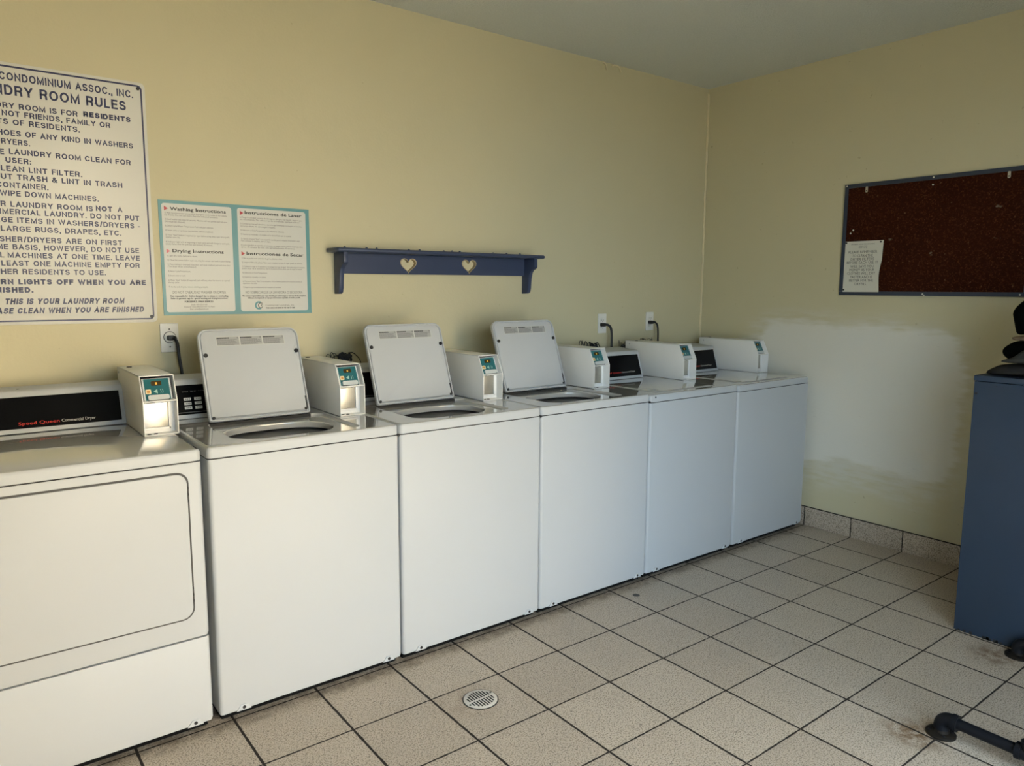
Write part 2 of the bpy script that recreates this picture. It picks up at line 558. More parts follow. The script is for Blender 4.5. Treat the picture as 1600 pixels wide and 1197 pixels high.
def smooth_path(pts, n=8):
    P = [Vector(p) for p in pts]
    P = [P[0] * 2 - P[1]] + P + [P[-1] * 2 - P[-2]]
    out = []
    for i in range(1, len(P) - 2):
        for k in range(n):
            t = k / n
            a, b, c_, d = P[i - 1], P[i], P[i + 1], P[i + 2]
            out.append(0.5 * ((2 * b) + (c_ - a) * t + (2 * a - 5 * b + 4 * c_ - d) * t * t + (3 * b - a - 3 * c_ + d) * t ** 3))
    out.append(P[-2])
    return out

# lettering: text curves turned into flat meshes, fitted into a given width
_txt = {}
def glyphs(s, offset=0.0, shear=0.0, extra=1.0):
    key = (s, offset, shear, extra)
    if key in _txt:
        return _txt[key]
    cu = bpy.data.curves.new('lettering_curve', 'FONT')
    cu.body = s
    cu.offset = offset
    cu.shear = shear
    cu.space_character = extra
    cu.resolution_u = 2
    cu.size = 1.0
    ob = bpy.data.objects.new('lettering_curve', cu)
    C.objects.link(ob)
    dg = bpy.context.evaluated_depsgraph_get()
    me = bpy.data.meshes.new_from_object(ob.evaluated_get(dg))
    vs = [tuple(v.co) for v in me.vertices]
    fs = [tuple(p.vertices) for p in me.polygons]
    bpy.data.objects.remove(ob)
    bpy.data.curves.remove(cu)
    bpy.data.meshes.remove(me)
    _txt[key] = (vs, fs)
    return _txt[key]

CAPH = max(v[1] for v in glyphs('H')[0])

def put_text(mb, s, x0, x1, zb, cap, key, mapf, offset=0.0, shear=0.0, extra=1.0, prefix=''):
    """s fills x0..x1 with its baseline at zb; mapf(u, v) gives the 3D point; prefix runs on to the left"""
    vs, fs = glyphs(s, 0.0, shear, extra)
    if not vs:
        return
    a = min(v[0] for v in vs); b = max(v[0] for v in vs)
    sx = (x1 - x0) / (b - a)
    sy = cap / CAPH
    mb.faces([mapf(x0 + (v[0] - a) * sx, zb + v[1] * sy) for v in vs], fs, key)
    if prefix:
        pv, pf = glyphs(prefix, 0.0, shear, extra)
        pb = max(v[0] for v in pv)
        gap = 0.10 if not prefix.endswith(' ') else 0.33
        mb.faces([mapf(x0 - gap * sx + (v[0] - pb) * sx, zb + v[1] * sy) for v in pv], pf, key)


# block capitals drawn as ribbons of even width (for the painted sign)
def _arc(cx, cy, rx, ry, a0, a1, n=14):
    return [(cx + rx * math.cos(math.radians(a0 + (a1 - a0) * i / n)), cy + ry * math.sin(math.radians(a0 + (a1 - a0) * i / n))) for i in range(n + 1)]

STROKES = {
    'A': (0.78, [[(0, 0), (0.5, 1), (1, 0)], [(0.19, 0.34), (0.81, 0.34)]]),
    'B': (0.68, [[(0, 0), (0, 1), (0.58, 1)] + _arc(0.6, 0.765, 0.34, 0.235, 90, -90) + [(0, 0.53)], [(0.6, 0.53)] + _arc(0.62, 0.265, 0.38, 0.265, 90, -90) + [(0, 0)]]),
    'C': (0.76, [_arc(0.52, 0.5, 0.52, 0.5, 42, 318, 22)]),
    'D': (0.74, [[(0, 0), (0, 1), (0.45, 1)] + _arc(0.45, 0.5, 0.55, 0.5, 90, -90, 18) + [(0, 0)]]),
    'E': (0.62, [[(1, 1), (0, 1), (0, 0), (1, 0)], [(0, 0.53), (0.9, 0.53)]]),
    'F': (0.58, [[(1, 1), (0, 1), (0, 0)], [(0, 0.52), (0.88, 0.52)]]),
    'G': (0.80, [_arc(0.5, 0.5, 0.5, 0.5, 42, 300, 22) + [(0.98, 0.12), (0.98, 0.46), (0.55, 0.46)]]),
    'H': (0.72, [[(0, 0), (0, 1)], [(1, 0), (1, 1)], [(0, 0.53), (1, 0.53)]]),
    'I': (0.17, [[(0.5, 0), (0.5, 1)]]),
    'J': (0.52, [[(1, 1), (1, 0.3)] + _arc(0.5, 0.3, 0.5, 0.3, 0, -180, 12)]),
    'K': (0.70, [[(0, 0), (0, 1)], [(0.95, 1), (0.02, 0.38)], [(0.32, 0.58), (1, 0)]]),
    'L': (0.56, [[(0, 1), (0, 0), (1, 0)]]),
    'M': (0.86, [[(0, 0), (0, 1), (0.5, 0.06), (1, 1), (1, 0)]]),
    'N': (0.73, [[(0, 0), (0, 1), (1, 0), (1, 1)]]),
    'O': (0.82, [_arc(0.5, 0.5, 0.5, 0.5, 0, 360, 30)]),
    'P': (0.66, [[(0, 0), (0, 1), (0.6, 1)] + _arc(0.64, 0.73, 0.36, 0.27, 90, -90) + [(0, 0.46)]]),
    'Q': (0.82, [_arc(0.5, 0.5, 0.5, 0.5, 0, 360, 30), [(0.6, 0.25), (1, -0.04)]]),
    'R': (0.70, [[(0, 0), (0, 1), (0.6, 1)] + _arc(0.62, 0.735, 0.35, 0.265, 90, -90) + [(0, 0.47)], [(0.6, 0.47), (0.86, 0.36), (0.93, 0.0)]]),
    'S': (0.67, [_arc(0.5, 0.755, 0.46, 0.245, 28, 255, 16) + _arc(0.5, 0.255, 0.5, 0.255, 80, -152, 16)]),
    'T': (0.66, [[(0, 1), (1, 1)], [(0.5, 1), (0.5, 0)]]),
    'U': (0.72, [[(0, 1), (0, 0.36)] + _arc(0.5, 0.36, 0.5, 0.36, 180, 360, 16) + [(1, 1)]]),
    'V': (0.74, [[(0, 1), (0.5, 0), (1, 1)]]),
    'W': (1.04, [[(0, 1), (0.26, 0), (0.5, 0.98), (0.74, 0), (1, 1)]]),
    'X': (0.74, [[(0, 0), (1, 1)], [(0, 1), (1, 0)]]),
    'Y': (0.74, [[(0, 1), (0.5, 0.44), (1, 1)], [(0.5, 0.44), (0.5, 0)]]),
    'Z': (0.66, [[(0, 1), (1, 1), (0, 0), (1, 0)]]),
    '&': (0.78, [[(1, 0), (0.24, 0.72)] + _arc(0.44, 0.83, 0.2, 0.17, 205, -40, 12) + [(0.10, 0.40)] + _arc(0.38, 0.25, 0.36, 0.25, 150, 300, 12) + [(0.92, 0.46)]]),
    '/': (0.40, [[(0, -0.06), (1, 1.06)]]),
    '-': (0.38, [[(0, 0.36), (1, 0.36)]]),
    '.': (0.17, [[(0.5, 0.0), (0.5, 0.02)]]),
    ',': (0.17, [[(0.6, 0.02), (0.5, -0.05), (0.2, -0.18)]]),
    ':': (0.17, [[(0.5, 0.0), (0.5, 0.02)], [(0.5, 0.62), (0.5, 0.64)]]),
}

def ribbon(pts, t):
    """a strip of width t along a polyline, mitred at its corners: (verts, faces)"""
    closed = math.dist(pts[0], pts[-1]) < 1e-6
    P = [Vector(p) for p in (pts[:-1] if closed else pts)]
    n = len(P)
    vs, fs = [], []
    for i in range(n):
        a = P[i - 1] if (i > 0 or closed) else None
        c_ = P[(i + 1) % n] if (i < n - 1 or closed) else None
        if a is None:
            d = (c_ - P[i]).normalized(); nn = Vector((-d.y, d.x)); k = 1.0; e = -d * t * 0.5
        elif c_ is None:
            d = (P[i] - a).normalized(); nn = Vector((-d.y, d.x)); k = 1.0; e = d * t * 0.5
        else:
            d0 = (P[i] - a).normalized(); d1 = (c_ - P[i]).normalized()
            n0 = Vector((-d0.y, d0.x)); n1 = Vector((-d1.y, d1.x))
            nn = (n0 + n1)
            if nn.length < 1e-4: nn = n0
            nn.normalize()
            k = min(2.4, 1.0 / max(0.3, nn.dot(n0))); e = Vector((0, 0))
        vs += [P[i] + e + nn * (t * 0.5 * k), P[i] + e - nn * (t * 0.5 * k)]
    m = n if closed else n - 1
    for i in range(m):
        j = (i + 1) % n
        fs.append((2 * i, 2 * i + 1, 2 * j + 1, 2 * j))
    return vs, fs

def caps_layout(s, t):
    """(verts, faces, advance) of a line of block capitals, cap height 1"""
    vs, fs, x = [], [], 0.0
    for ch in s:
        if ch == ' ':
            x += 0.46
            continue
        w, strokes = STROKES[ch]
        cw = max(w - t, 0.0)
        for st in strokes:
            pts = [(x + t / 2 + p[0] * cw, t / 2 + p[1] * (1 - t)) for p in st]
            v, f = ribbon(pts, t)
            o = len(vs)
            vs += v
            fs += [tuple(k + o for k in q) for q in f]
        x += w + 0.15
    return vs, fs, x - 0.15

def put_caps(mb, s, x0, x1, zb, cap, key, mapf, t=0.15, shear=0.0, prefix=''):
    vs, fs, adv = caps_layout(s, t)
    sx = (x1 - x0) / adv
    mb.faces([mapf(x0 + v.x * sx + shear * v.y * cap, zb + v.y * cap) for v in vs], fs, key)
    if prefix:
        gap = 0.15 if not prefix.endswith(' ') else 0.46
        vs, fs, adv = caps_layout(prefix.strip(), t)
        mb.faces([mapf(x0 - (gap + adv - v.x) * sx + shear * v.y * cap, zb + v.y * cap) for v in vs], fs, key)

# lettering: text, left, right, baseline height, cap height, style (metres on the wall)
SIGN_LINES = [
    ('', 'CONDOMINIUM ASSOC., INC.', -0.395, 0.017, 2.0865, 0.033, 'n'),
    ('LAUN', 'DRY ROOM RULES', -0.383, -0.009, 2.038, 0.042, 'n'),
    ('THE LAUND', 'RY ROOM IS FOR', -0.391, -0.168, 1.994, 0.026, 'n'),
    ('', 'RESIDENTS', -0.15, 0.004, 1.9975, 0.026, 'b'),
    ('ONLY, ', 'NOT FRIENDS, FAMILY OR', -0.395, -0.065, 1.968, 0.026, 'n'),
    ('GUEST', 'S OF RESIDENTS.', -0.393, -0.165, 1.94, 0.026, 'n'),
    ('NO SH', 'OES OF ANY KIND IN WASHERS', -0.394, 0.007, 1.903, 0.026, 'n'),
    ('OR D', 'RYERS.', -0.403, -0.32, 1.8735, 0.026, 'n'),
    ('LEAVE TH', 'E ', -0.408, -0.397, 1.8375, 0.026, 'n'),
    ('', 'LAUNDRY ROOM CLEAN FOR', -0.383, -0.004, 1.841, 0.026, 'n'),
    ('', 'USER:', -0.395, -0.321, 1.8115, 0.026, 'n'),
    ('C', 'LEAN LINT FILTER.', -0.41, -0.167, 1.783, 0.026, 'n'),
    ('P', 'UT TRASH & LINT IN TRASH', -0.412, -0.037, 1.7555, 0.026, 'n'),
    ('C', 'ONTAINER.', -0.408, -0.275, 1.7275, 0.026, 'n'),
    ('', 'WIPE DOWN MACHINES.', -0.419, -0.119, 1.6995, 0.026, 'n'),
    ('OU', 'R LAUNDRY ROOM IS ', -0.419, -0.139, 1.663, 0.026, 'n'),
    ('', 'NOT', -0.13, -0.076, 1.6655, 0.026, 'b'),
    ('', 'A', -0.058, -0.042, 1.666, 0.026, 'n'),
    ('COM', 'MERCIAL LAUNDRY. DO NOT PUT', -0.416, 0.014, 1.637, 0.026, 'n'),
    ('LAR', 'GE ITEMS IN WASHERS/DRYERS -', -0.421, 0.016, 1.6085, 0.026, 'n'),
    ('', 'LARGE RUGS, DRAPES, ETC.', -0.424, -0.051, 1.579, 0.026, 'n'),
    ('WA', 'SHER/DRYERS ARE ON FIRST', -0.43, -0.05, 1.543, 0.026, 'n'),
    ('COM', 'E BASIS, HOWEVER, DO NOT USE', -0.42, 0.007, 1.516, 0.026, 'n'),
    ('ALL ', 'MACHINES AT ONE TIME. LEAVE', -0.411, 0.008, 1.488, 0.026, 'n'),
    ('AT ', 'LEAST ONE MACHINE EMPTY FOR', -0.431, 0.006, 1.46, 0.026, 'n'),
    ('OT', 'HER RESIDENTS TO USE.', -0.434, -0.111, 1.431, 0.026, 'n'),
    ('TU', 'RN LIGHTS OFF WHEN YOU ARE', -0.437, 0.024, 1.3955, 0.026, 'b'),
    ('FIN', 'ISHED.', -0.433, -0.345, 1.367, 0.026, 'b'),
    ('', 'THIS IS YOUR LAUNDRY ROOM', -0.431, -0.056, 1.326, 0.027, 'i'),
    ('PLE', 'ASE CLEAN WHEN YOU ARE FINISHED', -0.456, 0.01, 1.293, 0.027, 'i'),
]
POSTER_LINES = [
    ('Washing Instructions', 0.125, 0.335, 1.685, 0.0125, 'w'),
    ('1) Add recommended amounts of detergent. Look inside lid for details', 0.105, 0.339, 1.672, 0.0062, 's'),
    ('(up front). Do not use more than the indicated amounts.', 0.104, 0.305, 1.664, 0.0062, 's'),
    ('2) Load washer and close lid securely. Machine will not operate with lid open', 0.105, 0.34, 1.6475, 0.0062, 's'),
    ('(lid must be closed).', 0.104, 0.179, 1.6385, 0.0062, 's'),
    ('3) Select Cycle/Water Temperature Push indicator selection.', 0.104, 0.286, 1.6225, 0.0062, 's'),
    ('4) Insert coins or card into the machine until lit/completed.', 0.104, 0.283, 1.6055, 0.0062, 's'),
    ('5) Press "Start" button if required (or open before at any time, open lid or push)', 0.104, 0.346, 1.5875, 0.0062, 's'),
    ('washer once lit).', 0.104, 0.157, 1.579, 0.0062, 's'),
    ('6) Indicator light is lit at beginning of each cycle and will change to end cycle', 0.104, 0.345, 1.5615, 0.0062, 's'),
    ('(usually flashes when the cycle lasts approximately 30 minutes).', 0.103, 0.279, 1.553, 0.0062, 's'),
    ('Drying Instructions', 0.126, 0.32, 1.5235, 0.0125, 'w'),
    ('1) Spin dry items before to dryer.', 0.106, 0.219, 1.5075, 0.0062, 's'),
    ('2) Clean lint screen before each use, dirty lint screen can result in poor drying.', 0.106, 0.346, 1.4905, 0.0062, 's'),
    ('3) Place clothing in drum and close door, and never overload; push and close door.', 0.106, 0.346, 1.474, 0.0062, 's'),
    ('(The dryer drum is overloaded).', 0.106, 0.213, 1.4655, 0.0062, 's'),
    ('4) Select Cycle/Temperature.', 0.106, 0.19, 1.4475, 0.0062, 's'),
    ('5) Insert coins or card.', 0.106, 0.17, 1.4305, 0.0062, 's'),
    ('6) Press "Start" button (if required) cycle will stop when lint door to an opened', 0.106, 0.339, 1.412, 0.0062, 's'),
    ('during cycle.', 0.105, 0.146, 1.4035, 0.0062, 's'),
    ('7) At the end of cycle, remove clothing promptly.', 0.106, 0.254, 1.3865, 0.0062, 's'),
    ('DO NOT OVERLOAD WASHER OR DRYER', 0.119, 0.323, 1.363, 0.0105, 't'),
    ('Not responsible for clothes damaged due to misuse or overloading.', 0.11, 0.332, 1.35, 0.0062, 'k'),
    ('Refer to garment tags for special washing and drying instructions.', 0.111, 0.329, 1.3415, 0.0062, 'k'),
    ('FOR SERVICE / PARA SERVICIO', 0.162, 0.271, 1.328, 0.007, 'k'),
    ('Dade 305-555-0100', 0.186, 0.247, 1.316, 0.0062, 's'),
    ('Broward / Other 800-555-0100 / Ft. Myers', 0.16, 0.276, 1.3075, 0.0062, 's'),
    ('Email: service@example.com', 0.181, 0.251, 1.2985, 0.0062, 's'),
    ('Instrucciones de Lavar', 0.412, 0.653, 1.6885, 0.0125, 'w'),
    ('1) Ponga la cantidad correcta de detergente siempre. Use liquido, siempre que', 0.392, 0.654, 1.6715, 0.0062, 's'),
    ('se recomienda. No utilice mas de lo indicado siempre al lavar.', 0.392, 0.646, 1.663, 0.0062, 's'),
    ('2) Coloque su ropa en la lavadora y cierre la tapa firmemente. La maquina no funciona', 0.392, 0.653, 1.6465, 0.0062, 's'),
    ('con la tapa abierta. No sobrecargue la maquina.', 0.392, 0.538, 1.637, 0.0062, 's'),
    ('3) Seleccione el Ciclo/Temperatura y los indicadores seleccion.', 0.392, 0.576, 1.62, 0.0062, 's'),
    ('4) Inserte las monedas o la tarjeta en la ranura hasta que se acepte.', 0.392, 0.606, 1.6035, 0.0062, 's'),
    ('5) Oprima el boton "Start" si es requerido (puede parar la maquina levantando la tapa.', 0.393, 0.644, 1.585, 0.0062, 's'),
    ('Para comenzar la maquina, cierre la tapa).', 0.393, 0.516, 1.577, 0.0062, 's'),
    ('6) La luz indicadora se encendera al comienzo y se apagara cuando termine el ciclo (que dura', 0.392, 0.655, 1.5595, 0.0062, 's'),
    ('aprox. 30 minutos. En ciclo, solo aproximadamente 30 minutos).', 0.392, 0.621, 1.551, 0.0062, 's'),
    ('Instrucciones de Secar', 0.413, 0.657, 1.522, 0.0125, 'w'),
    ('1) No se puede secar articulos de goma, plastico o lana.', 0.393, 0.563, 1.506, 0.0062, 's'),
    ('2) Limpie el filtro de pelusa. Filtro sucio resultara en que la ropa quede sin secarse.', 0.392, 0.652, 1.489, 0.0062, 's'),
    ('3) Coloque la ropa en la secadora y no ponga mas ropa de igual. No sobrecargue la maquina', 0.393, 0.662, 1.472, 0.0062, 's'),
    ('puede secar de la secadora y cierre la puerta firme para que la ropa se seque.', 0.392, 0.651, 1.464, 0.0062, 's'),
    ('4) Seleccione el Ciclo/Temperatura.', 0.393, 0.497, 1.446, 0.0062, 's'),
    ('5) Inserte las monedas o la tarjeta.', 0.393, 0.492, 1.4285, 0.0062, 's'),
    ('6) Oprima el boton "Start" si es necesario. No se detiene cuando abra la puerta durante la', 0.393, 0.647, 1.4105, 0.0062, 's'),
    ('operacion de ciclo.', 0.393, 0.452, 1.4025, 0.0062, 's'),
    ('7) Saque la ropa inmediatamente de la secadora al terminar.', 0.393, 0.555, 1.386, 0.0062, 's'),
    ('NO SOBRECARGUE LA LAVADORA O SECADORA', 0.403, 0.648, 1.363, 0.0105, 't'),
    ('No somos responsables por ropa danada por sobrecargar o mal uso de las maquinas.', 0.389, 0.664, 1.3505, 0.0062, 'k'),
    ('Refierase a la etiqueta de su ropa para instrucciones especiales de lavado y secado.', 0.411, 0.638, 1.342, 0.0062, 'k'),
    ('Commercial Laundries, Inc.', 0.484, 0.61, 1.3105, 0.007, 't'),
    ('YOUR CHOICE FOR SERVICE IN THE CARE OF CARE', 0.485, 0.611, 1.2995, 0.0055, 'k'),
]
NOTICE_LINES = [
    ('LAUNDRY ROOM MONITOR INC', 1.013, 1.143, 1.6315, 0.006, 'k'),
    ('LAUNDRY ROOM', 1.056, 1.102, 1.6205, 0.006, 's'),
    ('NOTICE', 1.056, 1.101, 1.613, 0.006, 's'),
    ('PLEASE REMEMBER', 1.0, 1.158, 1.586, 0.015, 'n'),
    ('TO CLEAN THE', 1.023, 1.136, 1.5665, 0.015, 'n'),
    ('DRYER FILTERS', 1.015, 1.143, 1.5475, 0.015, 'n'),
    ('BEFORE EACH USE. IT', 0.994, 1.167, 1.5295, 0.015, 'n'),
    ('WILL SAVE YOU', 1.015, 1.145, 1.509, 0.015, 'n'),
    ('MONEY AS YOUR', 1.011, 1.149, 1.49, 0.015, 'n'),
    ('CLOTHES WILL DRY', 0.999, 1.155, 1.4715, 0.015, 'n'),
    ('FASTER AND IS', 1.019, 1.139, 1.452, 0.015, 'n'),
    ('BETTER FOR THE', 1.013, 1.146, 1.433, 0.015, 'n'),
    ('DRYERS.', 1.044, 1.111, 1.414, 0.015, 'n'),
]

# ------------------------------------------------------------------ the setting
T = 0.12
def structure(o):
    o['kind'] = 'structure'
    return o

b = MB(); b.box((XL - T, YF - T, -0.10), (XR + T, T, 0.0), 'floor'); structure(b.build('floor', smooth=False))
b = MB(); b.box((XL - T, YF - T, ZC), (XR + T, T, ZC + T), 'ceiling'); structure(b.build('ceiling', smooth=False))
b = MB(); b.box((XL - T, 0, 0), (XR + T, T, ZC), 'wall'); wall_back = structure(b.build('wall_back', smooth=False))
b = MB(); b.box((XR, YF, 0), (XR + T, 0, ZC), 'wall_patch'); structure(b.build('wall_right', smooth=False))
b = MB(); b.box((XL - T, YF, 0), (XL, 0, ZC), 'wall'); structure(b.build('wall_left', smooth=False))
b = MB()
b.box((XL - T, YF - T, 0), (DOOR_X0, YF, ZC), 'wall')
b.box((DOOR_X1, YF - T, 0), (XR + T, YF, ZC), 'wall')
b.box((DOOR_X0, YF - T, DOOR_Z), (DOOR_X1, YF, ZC), 'wall')
structure(b.build('wall_front', smooth=False))
b = MB(); b.box((XR - 0.011, YF, 0.0), (XR, 0, 0.115), 'skirting', r=0.002); structure(b.build('baseboard_right'))
b = MB(); b.box((XL - 12, YF - 18, -0.16), (XR + 12, YF - T, -0.06), 'ground'); structure(b.build('ground', smooth=False))
b = MB(); b.box((0.9, -9.6, -0.06), (8.0, -9.0, 4.2), 'building'); structure(b.build('added_bounce_building', smooth=False))  # unseen building, added to bounce warm light in through the doorway
# the bead of caulk that runs up the corner
b = MB()
path = [(XR - 0.004 + 0.002 * math.sin(k * 1.7), -0.004, 0.9 + (ZC - 0.93) * k / 40) for k in range(41)]
b.tube(path, [0.0065 + 0.0015 * math.sin(k * 2.3) for k in range(41)], 'caulk', 8)
structure(b.build('trim_1'))
# a curl of peeling paint where the wall meets the ceiling
b = MB()
b.tube(smooth_path([(2.435, -0.004, 2.652), (2.452, -0.010, 2.640), (2.460, -0.012, 2.612)]), 0.0045, 'caulk', 6)
b.tube(smooth_path([(2.505, -0.004, 2.640), (2.525, -0.012, 2.648), (2.552, -0.014, 2.640), (2.574, -0.010, 2.618)]), 0.0045, 'caulk', 6)
structure(b.build('peeling_paint', parent=wall_back))

# ------------------------------------------------------------------ the machines
YFRONT, YBACK, HTOP, SEAM = -0.837, -0.127, 0.905, 0.866

def shell(mb, loops, key, cap0=False, cap1=False):
    """skin over a stack of outlines with equal point counts"""
    verts, fcs = [], []
    n = len(loops[0])
    for lp in loops:
        verts += lp
    for i in range(len(loops) - 1):
        for k in range(n):
            fcs.append((i * n + k, i * n + (k + 1) % n, (i + 1) * n + (k + 1) % n, (i + 1) * n + k))
    if cap0: fcs.append(tuple(range(n))[::-1])
    if cap1: fcs.append(tuple((len(loops) - 1) * n + k for k in range(n)))
    mb.faces(verts, fcs, key)

def ring_fill(mb, outer, inner, key):
    bm = bmesh.new()
    ed = []
    for lp in (outer, inner):
        vs = [bm.verts.new(p) for p in lp]
        for i in range(len(vs)):
            ed.append(bm.edges.new((vs[i], vs[(i + 1) % len(vs)])))
    bmesh.ops.triangle_fill(bm, edges=ed, use_beauty=True)
    mb.add(bm, key)

def at_z(pts, z):
    return [(p[0], p[1], z) for p in pts]

def cabinet_loops(x0, x1, zs, r=0.013):
    out = []
    for inset, z in zs:
        out.append(at_z(rrect(x0 + inset, YFRONT + inset, x1 - inset, YBACK - inset, max(0.003, r - inset)), z))
    return out

def corner_clips(x0, x1, root, at, plug=False):
    if plug:
        b = MB(); b.disc((x1 - 0.001, YFRONT - 0.0005, SEAM + 0.001), 0.0052, 0.003, 'black', axis=(0, -1, 0), seg=12); b.build('corner_plug', root, at)
    for x in (x0 + 0.075, x1 - 0.055):
        b = MB()
        b.prism([(x - 0.024, 0.031), (x + 0.024, 0.031), (x + 0.010, 0.050), (x - 0.010, 0.050)], 1, YFRONT - 0.003, YFRONT + 0.002, 'enamel', r=0.001)
        b.disc((x, YFRONT - 0.0025, 0.041), 0.0055, 0.0025, 'black', axis=(0, -1, 0), seg=14)
        b.build('corner_clip', root, at)

def feet(x0, x1, root, at):
    for x in (x0 + 0.05, x1 - 0.05):
        for y in (YFRONT + 0.08, YBACK - 0.05):
            b = MB()
            b.lathe([(0.0, 0.0), (0.020, 0.0), (0.020, 0.010), (0.008, 0.014), (0.008, 0.034)], (x, y, 0.0), 'black', 16)
            b.build('levelling_foot', root, at)

def hood(x0, x1, yf, root, at, kind, z1=1.048, run=0.048, text=None):
    """control console along the back of a machine: sloped face with a black panel"""
    z0 = HTOP
    b = MB()
    prof = [(yf, z0 + 0.001), (yf + run, z1 - 0.006), (yf + run + 0.006, z1), (-0.140, z1 + 0.010), (-0.130, z1), (-0.130, z0 + 0.001)]
    b.prism(prof, 0, x0, x1, 'enamel', r=0.004)
    con = b.build('control_console', root, at)
    A = Vector((0, yf, z0)); S = Vector((0, run, z1 - 0.006 - z0)); L = S.length; S.normalize()
    nrm = Vector((0, -S.z, S.y))
    def mp(u, v, w=0.0):
        return Vector((u, 0, 0)) + A + S * v + nrm * w
    px0, px1, v0, v1 = x0 + 0.022, x1 - 0.014, 0.017, L * 0.89
    b = MB()
    vs = [mp(*q) for q in ((px0, v0, -0.001), (px1, v0, -0.001), (px1, v1, -0.001), (px0, v1, -0.001), (px0, v0, 0.0018), (px1, v0, 0.0018), (px1, v1, 0.0018), (px0, v1, 0.0018))]
    b.faces(vs, [(0, 1, 2, 3), (4, 5, 6, 7), (0, 1, 5, 4), (1, 2, 6, 5), (2, 3, 7, 6), (3, 0, 4, 7)], 'black_gloss')
    b.build('black_panel', con, at, smooth=False)
    if kind == 'keypad':
        for ci, cx in enumerate((0.0905, 0.127)):
            for ri in range(3):
                b = MB()
                cv = 0.042 + ri * 0.0165
                q = []
                for w in (0.0012, 0.0034):
                    q += [mp(cx + sx * 0.0125, cv + sv * 0.0052, w) for sx, sv in ((-1, -1), (1, -1), (1, 1), (-1, 1))]
                b.faces(q, [(4, 5, 6, 7), (0, 1, 5, 4), (1, 2, 6, 5), (2, 3, 7, 6), (3, 0, 4, 7)], 'key_white')
                for k in range(3):
                    u = cx - 0.007 + k * 0.006
                    b.faces([mp(u, cv - 0.002, 0.0037), mp(u + 0.004, cv - 0.002, 0.0037), mp(u + 0.004, cv + 0.002, 0.0037), mp(u, cv + 0.002, 0.0037)], [(0, 1, 2, 3)], 'grey_ink')
                b.build('button', con, at, smooth=False)
        b = MB()
        for u0, u1, v in ((0.03, 0.46, 0.024), (0.03, 0.46, 0.0255)):
            b.faces([mp(u0, v, 0.0022), mp(u1, v, 0.0022), mp(u1, v + 0.0008, 0.0022), mp(u0, v + 0.0008, 0.0022)], [(0, 1, 2, 3)], 'grey_ink')
        for k in range(3):
            put_text(b, ('CYCLE', 'TEMP', 'TIME')[k], 0.075 + 0.028 * k, 0.097 + 0.028 * k, 0.102, 0.004, 'grey_ink', lambda u, v: mp(u, v, 0.0022))
        put_text(b, 'Commercial Washer', 0.20, 0.32, 0.026, 0.008, 'white_ink', lambda u, v: mp(u, v, 0.0022))
        b.build('panel_print', con, at, smooth=False)
    if text:
        b = MB()
        (ra, rb), (wa, wb), v, cap = text
        put_text(b, 'Speed Queen', ra, rb, v, cap, 'red_ink', lambda u, vv: mp(u, vv, 0.0022), offset=0.022)
        put_text(b, 'Commercial Dryer', wa, wb, v, cap * 0.93, 'white_ink', lambda u, vv: mp(u, vv, 0.0022))
        b.build('lettering', con, at, smooth=False)
    if kind != 'keypad':
        b = MB()
        b.disc(((x0 + x1) / 2 - 0.02, yf + run + 0.030, z1 + 0.0012), 0.006, 0.003, 'black', seg=14)
        b.build('top_screw', con, at)
    return con

